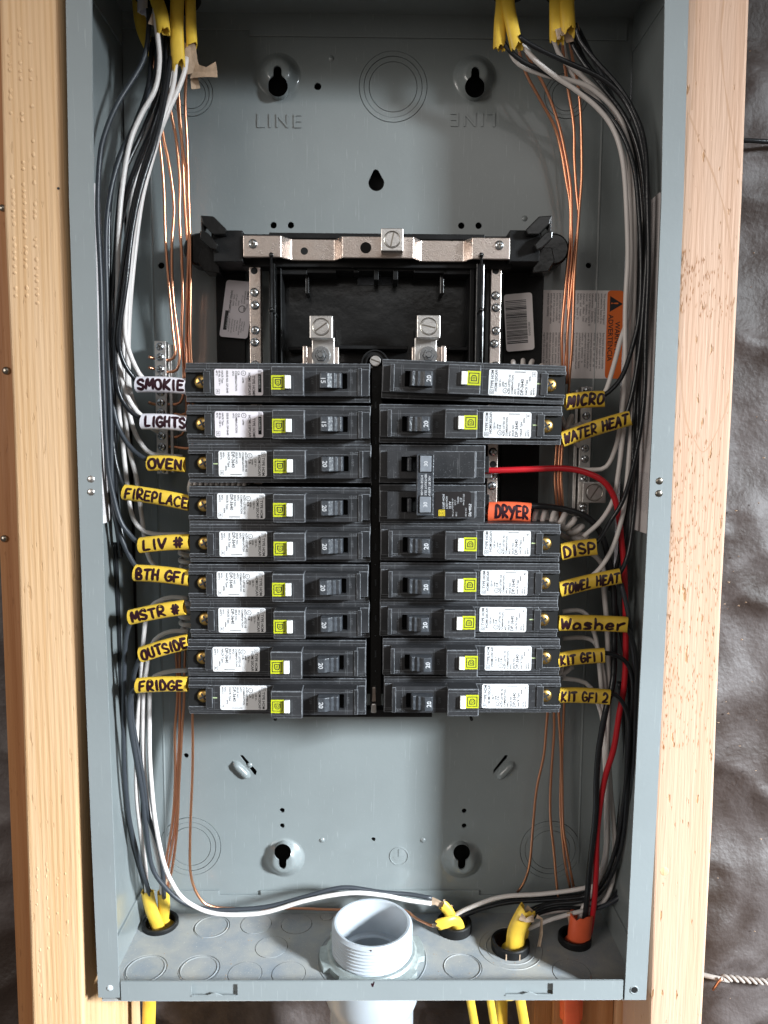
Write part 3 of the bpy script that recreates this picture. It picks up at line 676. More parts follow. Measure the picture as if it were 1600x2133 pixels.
# black mouldings
pbox('crossbar', 503,487,1066,560,56,70,'black_plastic',.6)
pbox('crossbar_rail', 560,484,1010,500,52,56,'black_plastic',.5)
for s in (-1, 1):
    mx = lambda x: x if s < 0 else 1568-x
    q = lambda x0,x1: (min(mx(x0),mx(x1)), max(mx(x0),mx(x1)))
    a, b2 = q(444,506); pbox('arm', a,479,b2,545,46,74,'black_plastic',.5)
    a, b2 = q(420,506); pbox('arm', a,520,b2,560,70,88,'black_plastic',.8)
    c = U(mx(416),520,74); mb = MB(); lathe(mb, [(.01,-2),(9.5,-2),(11,-.5),(11,16)], (c.x,c.y,c.z), 'y', 28); part('mounting_foot', mb, 'gloss_black', bus, smooth='auto')
    # levers of the cover hook
    def hook(poly, Ya, Yb):
        pts = [U(mx(x),y,42) for x,y in poly]; pp = [(p.x,p.z) for p in pts]
        if s > 0: pp = pp[::-1]
        part('cover_hook', prism(MB(), pp, Ya, Yb), 'gloss_black', bus, bevel=.7)
    hook([(418,450),(446,452),(474,480),(470,490),(446,490),(424,468)], 40, 50)
    hook([(418,450),(425,450),(427,502),(419,498)], 42, 72)
    hook([(419,484),(434,487),(457,512),(453,524),(442,520),(420,500)], 38, 48)
    hook([(434,474),(456,484),(456,504),(434,492)], 50, 72)
    hook([(404,500),(446,500),(446,556),(412,552),(398,530)], 60, 76)
    # tray side: posts, rods and pins
    a, b2 = q(563,575); pbox('tray_side', a,548,b2,800,50,84,'gloss_black',.5)
    a, b2 = q(583,588); pbox('tray_rib', a,556,b2,800,58,84,'black_plastic',.4)
    mb = MB(); tube(mb, [U(mx(565),532,43), U(mx(566),760,47)], 0.85, 10); part('tray_post', mb, 'black_plastic', bus, smooth=True)
    for y0,y1 in ((532,553),(646,668)):
        mb = MB(); tube(mb, [U(mx(566),y0,44), U(mx(586),y1,66)], 0.8, 8); part('tray_brace', mb, 'gloss_black', bus, smooth=True)
        c = U(mx(565),y0-1,42); mb = MB(); lathe(mb, [(.01,-1.7),(1.2,-1.4),(1.7,0),(1.2,1.5),(.01,1.7)], (c.x,c.y,c.z), 'y', 12); part('pin', mb, 'gloss_black', bus, smooth=True)
    a, b2 = q(449,516); pbox('side_wing', a,560,b2,1130,84,88,'black_plastic',.5)
pbox('tray_floor', 560,545,1010,760,80,88,'gloss_black',.5)
pbox('tray_window', 745,572,830,594,79,80.2,'toggle_plastic',.2)
for x in (636,917): pbox('tray_rib', x,566,x+8,612,66,82,'gloss_black',.5)
for x0,x1,y in ((575,640,560),(696,862,553),(640,700,557),(862,930,557),(925,1000,560)): pbox('tray_ledge', x0,y,x1,y+12,60,80,'black_plastic',.5)
pbox('tray_step', 700,719,850,728,62,80,'black_plastic',.5); pbox('tray_step', 600,722,640,730,64,80,'black_plastic',.5); pbox('tray_step', 935,722,990,730,64,80,'black_plastic',.5)
for x,y,r in ((742,560,0),(784,575,0),(824,575,0)): pbox('tray_clip', x-5,y-14,x+5,y+8,60,78,'black_plastic',.4)
c = P3(781,757,60); mb = MB(); lathe(mb, [(5.4,-2),(6.2,-2),(6.4,0),(8.2,.2),(8.4,-1.4),(9.2,-1.4),(9.4,8)], c, 'y', 34); part('boss', mb, 'black_plastic', bus, smooth='auto')
screw('centre_screw', P3(782,752,50), 3.6, 'alu', bus, '-', 1.2, -.35, dome=False)
# backbone under the two breaker columns, with slots
a = U(560,765,74); b2 = U(1010,1492,74)
part('backbone', MB().box(-84, 84, 74, 88, 181, a.z), 'black_plastic', bus, bevel=.6)
pbox('backbone_rib', 774,762,794,1470,56,75,'gloss_black',.3)
for k in range(18):
    y = 800+k*37.0
    if k % 2: pbox('backbone_slot', 781,y,784,y+14,55.6,56.4,'breaker_edge',.1)
    else:
        c = U(782,y+6,55.8); mb = MB(); lathe(mb, [(.01,-.2),(.5,-.2),(.6,.1)], (c.x,c.y,c.z), 'y', 8); part('backbone_dot', mb, 'breaker_edge', bus)
pbox('bus_clip', 775,1432,783,1462,54,57,'tin',.4); pbox('bus_clip', 773,1466,784,1486,52,57,'alu',.8)
pbox('foot_rail', 600,1478,900,1494,70,80,'black_plastic',.4)
for x in (574,982): c = U(x,1497,76); mb = MB(); lathe(mb, [(.01,-2),(1.2,-1.6),(1.2,3)], (c.x,c.y,c.z), 'y', 10); part('peg', mb, 'black_plastic', bus)
# stickers on the wings
def wing_sticker(label, corners, m_, Y):
    P = [U(x,y,Y) for x,y in corners]; o0 = P[0]; ex = (P[1]-P[0]); ez = (P[3]-P[0]); w, h = ex.length, ez.length; ex.normalize(); ez.normalize()
    f3 = lambda x, z, k=0.0: o0+ex*x+ez*z+Vector((0,-k,0))
    pl = rrect(0,w,0,h,2.0); n = len(pl)
    mb = MB().add([f3(x,z,.3) for x,z in pl]+[f3(x,z,0) for x,z in pl], [tuple(range(n)), tuple(range(2*n-1,n-1,-1))]+[(i,i+n,(i+1)%n+n,(i+1)%n) for i in range(n)])
    s = part('sticker', mb, m_, bus); s['label'] = label
    return s, f3, w, h
# left wing sticker, turned so that it reads upwards
s, f3, w, h = wing_sticker('white listing sticker reading sideways on the left wing', ((472,583),(531,588),(517,707),(457,701)), 'sticker_lilac', 80)
# print frame: reading direction = -ez (upwards), lines advance along +ex
lf = lambda a, b2: f3(b2, h-a, .42)
def rf(a, b2): return f3(w*0+b2, h-a, .42)
# a = distance from the bottom edge upwards, b = distance from the left edge (line position)
part('print', text_mb([('HOM2040L125PGC',17,4.2,1.9,'LEFT',.03),('B-6487',27,15.6,2.1,'LEFT',.04),('ENCL. (INT)',22,6.4,1.5,'LEFT'),('Volts  Single Max',22,8.4,1.2,'LEFT'),('120/240',22,10.2,1.2,'LEFT'),('Class CTL',24,12.2,1.4,'LEFT'),('PANELBOARD',24,13.9,1.4,'LEFT'),('LISTED',20.5,16.2,1.2,'LEFT'),('by Schneider Electric',4,5.6,1.1,'LEFT'),('Use only Square D',3,7.4,1.3,'LEFT'),('accessories and',4,9.2,1.3,'LEFT'),('breaker types',5,11.0,1.3,'LEFT'),('HOM, HOMT, HOMF,',2,12.7,1.3,'LEFT'),('HOM1 QOM1',4,14.2,1.3,'LEFT'),('and QOM14',5,15.8,1.3,'LEFT')], lambda a,b2: f3(b2, h-a, .42)), 'ink', s)
mb = MB(); pr = lambda x0,x1,z0,z1: [f3(x,z,k) for x,z in ((x0,z0),(x1,z0),(x1,z1),(x0,z1)) for k in (.40,)]
mb.add(pr(2.0,4.4,h-18.5,h-5.0), [(0,1,2,3)]); part('print', mb, 'ink', s)
part('print', text_mb([('SQUARE D',6.2,3.9,1.9,'LEFT',.05)], lambda a,b2: f3(b2, h-a, .5)), 'ink_white', s)
def ring2d(cx, cz, ro, ri, f3_, k, n=24):
    mb = MB(); v = [f3_(cx+r*math.cos(2*math.pi*j/n), cz+r*math.sin(2*math.pi*j/n), k) for j in range(n) for r in (ri,ro)]
    return mb.add(v, [(2*j,2*j+1,(2*j+3)%(2*n),(2*j+2)%(2*n)) for j in range(n)])
part('print', ring2d(13.4, h-20.2, 2.5, 2.05, f3, .42), 'ink', s)
part('print', text_mb([('UL',18.9,14.3,2.2,'LEFT',.05)], lambda a,b2: f3(b2, h-a, .42)), 'ink', s)
s, f3, w, h = wing_sticker('barcode sticker on the right wing', ((1049,614),(1108,609),(1113,728),(1055,733)), 'sticker_grey', 80)
mb = MB(); z = 4.6; rnd = random.Random(5)
while z < h-5.2:
    t_ = rnd.choice((.25,.25,.5,.75)); mb.add([f3(.8,z,.4),f3(w*.78,z,.4),f3(w*.78,z+t_,.4),f3(.8,z+t_,.4)], [(0,1,2,3)]); z += t_+rnd.choice((.25,.35,.6))
part('barcode', mb, 'ink', s)
part('print', text_mb([('EW055483',-h+12,-w*.83,2.0,'LEFT')], lambda a,b2: f3(-b2, -a if a<0 else -a, .42) ), 'ink', s) if False else part('print', text_mb([('EW055483',10,0,2.1,'LEFT')], lambda a,b2: f3(w*.80+1.6-b2*-1-0.0 if False else w*.80+b2+.2, h-a-0.0, .42)), 'ink', s)

# ============================================================ GROUND BARS
def ground_bar(label, x0, x1, y0, y1, ys, Y=74):
    a = U(x0,y0,Y); b2 = U(x1,y0,Y); zb2 = U(x0,y1,Y).z; dx = U((x0+x1)/2+ (8 if x0<800 else -10),y1,Y).x-(a.x+b2.x)/2
    t = thing('ground_bar', label, 'ground bar', (a.x,D,zb2), 'ground bars')
    X0, X1 = a.x+dx*.5*0, b2.x
    bar = part('bar', MB().box(X0,X1,Y,Y+8,zb2,a.z), 'alu', t, bevel=.4)
    part('rail', MB().box((X1+1 if x0<800 else X0-3.2),(X1+3.2 if x0<800 else X0-1),Y+3,Y+16,zb2+1,a.z-2), 'alu', t, bevel=.3)
    part('standoff', MB().box(X0+1,X1-1,Y+8,D-.2,zb2+4,zb2+12), 'alu', t); part('standoff', MB().box(X0+1,X1-1,Y+8,D-.2,a.z-14,a.z-6), 'alu', t)
    for y in ys:
        z = U(x0,y,Y).z; screw('terminal_screw', ((X0+X1)/2, Y, z), 2.9, 'zinc', t, '+', 1.7, random.uniform(0,1.5))
    return t
gl = ground_bar('ground bar with zinc screws behind the white wire sleeves on the left', 321,345,710,987,(722,744,769,788,817,838,859,885,908,931,955,978))
gr_ = ground_bar('ground bar with a large lug on the right behind the red wire', 1211,1235,806,1078,(813,839,866,890,905,934,956,998,1056,1066))
s = lug(1214,1004,1262,1048,66,82,1.0,gr_)

# ============================================================ BREAKERS
def strokes_square(mb, f, x0, x1, z0, z1, w):
    mb.add([f(*p) for p in ((x0,z0),(x1,z0),(x1,z0+w),(x0,z0+w))], [(0,1,2,3)]); mb.add([f(*p) for p in ((x0,z1-w),(x1,z1-w),(x1,z1),(x0,z1))], [(0,1,2,3)])
    mb.add([f(*p) for p in ((x0,z0+w),(x0+w,z0+w),(x0+w,z1-w),(x0,z1-w))], [(0,1,2,3)]); mb.add([f(*p) for p in ((x1-w,z0+w),(x1,z0+w),(x1,z1-w),(x1-w,z1-w))], [(0,1,2,3)])
def square_d(mb, f, cx, cz, s, big=False):
    """square with a D inside; the print plane is f(a, b)"""
    strokes_square(mb, f, cx-s/2, cx+s/2, cz-s/2, cz+s/2, s*.075)
    k = s*(.29 if big else .24); w = s*.085
    pts = [(-k,k),(k*.35,k),(k,k*.45),(k,-k*.45),(k*.35,-k),(-k,-k)]
    inn = [(-k+w,k-w),(k*.3,k-w),(k-w,k*.38),(k-w,-k*.38),(k*.3,-k+w),(-k+w,-k+w)]
    n = 6; v = [f(cx+p[0],cz+p[1]) for p in pts]+[f(cx+p[0],cz+p[1]) for p in inn]
    mb.add(v, [(i,(i+1)%n,(i+1)%n+n,i+n) for i in range(n)])
LABH = 16.6; LABW = 31.0
def breaker_label(kind, dx):
    """returns white sticker mesh and print mesh in breaker coordinates"""
    x0 = 20.0+dx; st = prism(MB(), rrect(x0,x0+LABW,-LABH/2,LABH/2,1.3), -.22, 0)
    f = lambda a, b2: (x0+b2, -.30, LABH/2-a)     # text runs downwards, lines stack to the left
    if kind == '20':
        it = [('TYPE HOM',4.3,27.9,2.45,'LEFT'),('HOM120CAFI',2.6,25.4,2.3,'LEFT'),('120 V~',5.2,23.1,1.75,'LEFT'),('LISTED',5.6,21.3,1.1,'LEFT'),('C.B.',5.4,19.4,1.9,'LEFT'),
              ('ALSO LISTED AS',1,17.1,1.75,'LEFT'),('COMBINATION',1,15.1,1.75,'LEFT'),('AFCI',1,13.1,1.75,'LEFT'),('ISSUE NO.',1,11.0,1.75,'LEFT'),('DP-3640',.6,8.4,2.9,'LEFT',.05),('HACR Type',1,5.9,1.9,'LEFT'),('60Hz',9.6,4.2,1.5,'LEFT'),
              ('Al/Cu',1,2.9,1.4,'LEFT'),('60/75°C',1,1.2,1.4,'LEFT'),('42',13.4,1.6,1.4,'LEFT')]
        mb = text_mb([q[:5]+(max(.035, q[5] if len(q) > 5 else 0),) for q in it], f); square_d(mb, f, 2.3, 28.8, 2.6)
        cx, cz = 3.2, 20.1
        strokes_square(mb, f, 12.7,15.6,.9,3.3,.14)
        for k in range(13): mb.add([f(14.9+dxx,8.0+k*.52) for dxx in ()]+[f(14.9,7.6+k*.56),f(15.7,7.6+k*.56),f(15.7,7.85+k*.56),f(14.9,7.85+k*.56)], [(0,1,2,3)])
    else:
        it = [('TYPE HOMP',4.2,24.2,2.4,'LEFT'),('HOM115PCAFI',2.2,21.6,2.2,'LEFT'),('LISTED',5.2,17.8,1.2,'LEFT'),('C.B.',1.2,14.9,1.7,'LEFT'),('COMBINATION',1.2,13.2,1.8,'LEFT'),('AFCI',1.2,11.5,1.5,'LEFT'),('ISSUE NO. DP-3640',1,7.6,1.7,'LEFT'),
              ('HACR Type',1,4.6,1.6,'LEFT'),('60 Hz, 120 V~',1,2.8,1.6,'LEFT'),('40°C',1,1.1,1.5,'LEFT'),('42',13.4,1.6,1.4,'LEFT')]
        mb = text_mb([q[:5]+(max(.035, q[5] if len(q) > 5 else 0),) for q in it], f); square_d(mb, f, 1.6, 29.0, 2.2); cx, cz = 2.6, 18.6
        mb.add([f(3.2,27.8),f(14.6,27.8),f(14.6,29.9),f(3.2,29.9)], [(0,1,2,3)])
        strokes_square(mb, f, 12.7,15.6,.9,3.3,.14)
    n = 20; v = [f(cx+r*math.cos(2*math.pi*j/n), cz+r*math.sin(2*math.pi*j/n)) for j in range(n) for r in (1.35,1.62)]
    mb.add(v, [(2*j,2*j+1,(2*j+3)%(2*n),(2*j+2)%(2*n)) for j in range(n)])
    t2 = text('UL', 1.5); mb.add([f(cx-1.0+p[0], cz-.55+p[1]) for p in t2[0]], t2[1])
    wh = text_mb([('SQUARE D',4.0,28.1,1.7,'LEFT',.03)], lambda a, b2: (x0+b2, -.36, LABH/2-a)) if kind == '15' else None
    return st, mb, wh
RH = 8.5; BL = 118.4
def make_breaker(kind):
    t = thing('circuit_breaker', 'x', 'circuit breaker', (0,0,0), 'circuit breakers in the two columns')
    # case: wide shouldered lower body, narrower ridge with a terminal notch
    part('case', MB().box(0,BL,3.2,48,-12.45,12.45), 'breaker_plastic', t, bevel=.45)
    rid = MB(); prism(rid, [(13.2,-RH),(BL-.4,-RH),(BL-.4,RH),(13.2,RH)], 0, 3.3); part('case', rid, 'breaker_plastic', t, bevel=.4)
    fr = MB(); prism(fr, [(.2,RH-2.3),(13.0,RH-2.3),(13.0,RH),(.2,RH)], .3, 3.3); part('terminal_guard', fr, 'breaker_plastic', t, bevel=.35)
    fr = MB(); prism(fr, [(.2,-RH),(13.0,-RH),(13.0,-RH+2.3),(.2,-RH+2.3)], .3, 3.3); part('terminal_guard', fr, 'breaker_plastic', t, bevel=.35)
    nt_ = MB().box(-.05,13.2,3.05,3.2,-RH+2.3,RH-2.3); part('terminal_recess', nt_, 'hole_black', t)
    # lines of the case halves
    ln = MB()
    for (x0,x1,z) in ((0,BL,10.4),(0,BL,-10.4),(53,BL,2.6)):
        ln.box(x0+.3,x1-.3,3.1 if abs(z)>9 else -.0,3.3 if abs(z)>9 else .05,z-.09,z+.09) if abs(z)>9 else None
    for x in (13.3, 33.0, 46.5): ln.box(x-.09,x+.09,3.08,3.3,RH+.3,12.2)
    for x in (30.0, 53.5): ln.box(x-.09,x+.09,3.08,3.3,-12.2,-RH-.3)
    for x0,x1,z in ((13.4,19.6,3.4),(51.6,56.8,-3.2),(13.4,19.6,-3.6),(51.6,56.8,5.2)): ln.box(x0,x1,-.03,.1,z-.08,z+.08)
    for x,z0,z1 in ((53.9,-8.3,8.3),(17.4,-8.3,8.3)): ln.box(x-.07,x+.07,-.03,.1,z0,z1)
    for x0,x1,z in ((57.2,77.0,5.6),(57.2,77.0,-6.9)): ln.box(x0,x1,-13.23,-13.1,z-.07,z+.07)
    ln.box(70.5,70.62,-13.23,-13.1,-8.8,3.0)
    for x0,x1,z in ((77.6,112.0,6.2),(77.6,112.0,-6.1)): ln.box(x0,x1,-7.23,-7.1,z-.07,z+.07)
    for x in (84.6,106.2): ln.box(x-.07,x+.07,-7.23,-7.1,-8.4,8.3)
    part('seam', ln, 'breaker_edge', t)
    # raised block with the test button (A) and the handle block (B)
    A = MB().box(56.8,77.3,-13.2,.2,-RH-.7,RH+.6); part('button_block', A, 'breaker_plastic', t, bevel=.7, seg=3)
    # handle block with a real pocket for the toggle
    zc = .3; px0, px1, pz0, pz1 = 86.6, 104.0, -4.8+zc, 5.0+zc
    Bq = MB()
    v, f = fill([[(77.3,-RH-.4),(112.8,-RH-.4),(112.8,RH+.3),(77.3,RH+.3)], [(px0,pz0),(px1,pz0),(px1,pz1),(px0,pz1)]], 3.6)
    Bq.add([(p[0], -3.6-p[2]+.0, p[1]) for p in v], [tuple(reversed(q)) for q in f]); part('handle_block', Bq, 'breaker_plastic', t, bevel=.5, seg=2)
    part('handle_pocket', MB().box(px0-.2,px1+.2,-1.2,.05,pz0-.2,pz1+.2), 'hole_black', t)
    part('end_lip', MB().box(110.6,113.2,-7.9,-7.1,-RH,RH), 'breaker_plastic', t, bevel=.3)
    # toggle: flat numbered face and ribbed slope
    tg = MB(); zt0, zt1 = pz0+.25, pz1-.25
    prof = [(87.0,-1.5),(86.9,-13.6),(87.4,-14.6),(91.9,-15.0),(93.2,-14.2),(94.6,-13.2),(96.2,-13.4),(97.4,-12.0),(99.6,-12.6),(100.6,-11.6),(100.9,-1.5)]
    n = len(prof); tg.add([(x,y,z) for z in (zt0,zt1) for x,y in prof], [tuple(range(n-1,-1,-1)), tuple(range(n,2*n))]+[(i,(i+1)%n,(i+1)%n+n,i+n) for i in range(n)])
    tog = part('toggle', tg, 'toggle_plastic', t, bevel=.35)
    v, f = text(kind, 4.1, 'CENTER', 0, .09); nm = MB().add([(88.0+p[1], -15.0+.35-(p[1])*.08-.18, (zt0+zt1)/2-p[0]) for p in v], f)
    part('number', nm, 'ink_white', tog)
    # push to test button with its lime square
    lm = MB().box(57.0,65.4,-13.42,-13.1,-5.4,3.4); l_ = part('lime_square', lm, 'lime', t)
    g = lambda a, b2: (57.0+b2, -13.5, 3.4-a)
    mk = MB(); square_d(mk, g, 4.4, 4.2, 6.6, big=True); strokes_square(mk, g, 4.4-.75, 4.4+.75, 4.2-.75, 4.2+.75, .3)
    part('print', mk, 'ink', l_)
    part('test_button', MB().box(65.6,69.2,-15.4,-12.9,-4.9,3.3), 'button_white', t, bevel=.3)
    # faint moulded words
    part('moulded_text', text_mb([('22915' if kind == '20' else '21464',96,-RH-.0+1.2,2.3,'LEFT')], lambda a,b2: (a+6, -8.52, 7.2-0*b2+b2+6.8-0.0)) if False else text_mb([('22915' if kind == '20' else '21464',0,0,2.2,'LEFT')], lambda a,b2: (110.2-a, -7.27, 7.8-b2)), 'ink_faint', t)
    part('moulded_text', text_mb([('1/0/T',0,0,2.2,'LEFT')], lambda a,b2: (105.8+b2, -7.27, 3.5-a)), 'ink_faint', t)
    part('moulded_text', text_mb([('OFF',0,0,2.4,'LEFT')], lambda a,b2: (81.0+b2, -7.27, 2.5-a)), 'ink_faint', t)
    # terminal screw, partly under the case
    c = (10.2, 2.6, .3)
    screw('terminal_screw', c, 4.5, 'brass', t, '+', 2.2, .5)
    part('screw_cover', MB().box(12.0,16.5,-.9,.0,-RH+1.6,RH-1.6), 'breaker_plastic', t, bevel=.3)
    return t
protos = {'20': make_breaker('20'), '15': make_breaker('15')}
stk_cache = {}
def place_breaker(kind, side, xA, lx, zc_px, label, rot=0.0, first=False):
    """xA: px of the outer edge of the button block, lx: px of the label edge on the outer side, zc_px: px height of the ridge centre"""
    o = copy_tree(protos[kind])
    zc = U(500 if side < 0 else 1050, zc_px, 26).z
    A = U(xA, zc_px, 13).x; Lx = U(lx, zc_px, 26).x
    x0 = A-56.8 if side < 0 else A+56.8
    dx = (Lx-x0-20) if side < 0 else (x0-Lx-20)
    o.location = Vector((x0, 26, zc))*MM
    o.rotation_euler = (0, (math.pi if side > 0 else 0)+math.radians(rot), 0)
    o['label'] = label
    key = (kind, round(dx*2)/2)
    if key not in stk_cache:
        a, b2, wh = breaker_label(kind, key[1]); stk_cache[key] = [a.mesh('sticker'), b2.mesh('print'), wh.mesh('print') if wh else None]
    a, b2, wh = stk_cache[key]
    s = link('sticker', a, 'sticker' if kind == '20' else 'sticker_lilac', o); link('print', b2, 'ink_soft', s)
    if wh: link('print', wh, 'ink_white', s)
    if any(w_ in label for w_ in ('MICRO','WATER','DISP','Washer','second from the bottom','OVEN','FRIDGE')):
        if 'tick' not in stk_cache: stk_cache['tick'] = MB().box(14.0,19.4,-.06,.05,-.5,.25).mesh('paint_tick')
        link('paint_tick', stk_cache['tick'], 'tick_green', o)
    return o
left = [('15',564.5,447,796.5,'SMOKIE'),('15',566.5,447,884,'LIGHTS'),('20',569,455,966,'OVEN'),('20',568.5,452,1054,'FIREPLACE'),('20',569.5,458,1133.5,'LIV #'),('20',566.5,452,1216.5,'BTH GFI'),('20',569.5,456,1292,'MSTR #'),('20',563,444,1373,'OUTSIDE'),('20',564,459,1453,'FRIDGE')]
right = [('20',1001.5,1118.5,801,'MICRO',1.7),('20',995,1107,886,'WATER HEAT',.4),('20',994,1105,1132,'DISP',.2),('20',993,1099,1214,'TOWEL HEAT',.1),('20',991,1097,1291,'Washer',.2),('20',996,1107,1371,'KIT GFI 1',0),('20',998,1100,1450,'KIT GFI 2',0)]
seen = set()
for i, (k, xa, lx, zc, nm) in enumerate(left):
    place_breaker(k, -1, xa, lx, zc, 'black %s amp breaker beside the sleeve reading %s in the left column' % (k, nm), random.uniform(-.2,.2), k not in seen); seen.add(k)
for (k, xa, lx, zc, nm, rt) in right:
    place_breaker(k, 1, xa, lx, zc, {'KIT GFI 1':'black 20 amp breaker second from the bottom of the right column','KIT GFI 2':'black 20 amp breaker at the very bottom of the right column'}.get(nm, 'black %s amp breaker beside the sleeve reading %s in the right column' % (k, nm)), rt)
for p_ in protos.values():                         # the patterns themselves are not part of the scene
    for q_ in list(p_.children_recursive)+[p_]: bpy.data.objects.remove(q_)
# two-pole dryer breaker
dp = thing('circuit_breaker', 'black two pole 30 amp breaker with joined toggles beside the orange DRYER sleeve', 'circuit breaker', P3(1012,1008,28), 'circuit breakers in the two columns')
for (yc, k) in ((967,0),(1050,1)):
    c = U(900,yc,26).z; xl = U(790,yc,26).x; xr = U(1012,yc,26).x
    part('case', MB().box(xl,xr,29,74,c-12.4,c+12.4), 'breaker_plastic', dp, bevel=.5)
    part('case', MB().box(xl+.5,xr-6,26,29.2,c-8.6,c+8.6), 'breaker_plastic', dp, bevel=.5)
    part('terminal_guard', MB().box(xr-5.6,xr-.2,28.3,29.2,c+2.2,c+8.4), 'breaker_plastic', dp, bevel=.3); part('terminal_guard', MB().box(xr-5.6,xr-.2,28.3,29.2,c-8.4,c-2.2), 'breaker_plastic', dp, bevel=.3)
    part('end_lug', MB().box(xr,xr+5,44,58,c-6,c+5), 'black_plastic', dp, bevel=.4); part('clamp', MB().box(xr+.5,xr+8,50,60,c-10,c-6.8), 'zinc', dp, bevel=.4)
    x0 = U(807,yc,17.5).x; x1 = U(903,yc,17.5).x; x2 = U(990,yc,22).x
    v, f = fill([[(x0,c-8.8),(x1,c-8.8),(x1,c+8.6),(x0,c+8.6)], [(U(836,yc,17.5).x,c-4.6),(x1-1,c-4.6),(x1-1,c+5),(U(836,yc,17.5).x,c+5)]], 4.2)
    part('handle_block', MB().add([(p[0],21.8-p[2],p[1]) for p in v], [tuple(reversed(q)) for q in f]), 'breaker_plastic', dp, bevel=.5)
    part('handle_pocket', MB().box(x0+4,x1,24.6,26.05,c-5,c+5.2), 'hole_black', dp)
    part('label_block', MB().box(x1,x2,21.0,26.1,c-8.8,c+8.6), 'breaker_plastic', dp, bevel=.5)
    part('toggle', MB().box(U(849,yc,12).x,U(858,yc,12).x,13.5,24.6,c-4.2,c+4.6), 'toggle_plastic', dp, bevel=.7)
za, zb3 = U(885,946,10).z, U(885,1074,10).z; xa_, xb4 = U(868,1010,10).x, U(903.5,1010,10).x
tie = part('handle_tie', MB().box(xa_,xb4,9.5,17,zb3,za), 'toggle_plastic', dp, bevel=.5)
for yc in (966,1051):
    c = U(886,yc,9).z; x0, x1 = xa_+1.6, xb4-1.4
    part('tie_window', MB().box(x0-.4,x1+.4,9.35,9.6,c-5.6,c+5.6), 'hole_black', tie)
    part('tie_face', MB().box(x0+.3,x1-.3,8.7,9.6,c-5.0,c+5.0), 'toggle_grey', tie, bevel=.3)
    v, f = text('30', 3.4, 'CENTER', 0, .07); part('number', MB().add([((x0+x1)/2+1.2-p[1], 8.62, c+p[0]) for p in v], f), 'ink_white', tie)
cz0 = (za+zb3)/2
part('print', text_mb([('TURN OFF BOTH',-8.5,2.6,1.9,'LEFT',.02),('POLES TOGETHER',-8.5,5.0,1.9,'LEFT',.02),('HANDLE TIE 30A',-8.5,7.4,1.9,'LEFT',.02)], lambda a,b2: (xa_+b2, 9.42, cz0+a)), 'ink_white', tie)
xs0, xs1 = U(906,1050,20.8).x, U(981,1050,20.8).x; zs0, zs1 = U(940,1078,20.8).z, U(940,1024,20.8).z
sk = part('sticker', prism(MB(), rrect(xs0,xs1,zs0,zs1,1.2), 20.8, 21.0), 'sticker_black', dp); sk['label'] = 'black sticker with white print'
df = lambda a, b2: (xs0+b2, 20.72, zs0+a)
part('print', text_mb([('TYPE HOM',5.5,4.8,2.0,'LEFT',.03),('TYPE HOM',5.5,7.0,1.7,'LEFT',.02),('10 kA',5.5,9.0,2.0,'LEFT',.03),('120/240 V~',5.5,10.8,1.5,'LEFT'),('Al-Cu',8,12.6,1.4,'LEFT'),('LISTED',9,14.4,1.5,'LEFT'),('C.B.',10,16.2,1.8,'LEFT'),('HACR TYPE',8,18.0,1.4,'LEFT'),('60/75°C',.8,11.2,1.4,'LEFT'),('40°C',.8,13.4,1.4,'LEFT'),('ISSUE NO.',.8,19.6,1.3,'LEFT'),('DP-4075',.8,21.9,2.3,'LEFT',.05)], df), 'ink_white', sk)
part('print', MB().add([df(.9,2.4),df(5.0,2.4),df(5.0,6.6),df(.9,6.6)][::-1], [(0,1,2,3)]), 'mustard', sk)
mk = MB(); square_d(mk, lambda a,b2: (xs0+b2,20.66,zs0+a), 2.95, 4.5, 3.2); part('print', mk, 'ink', sk)

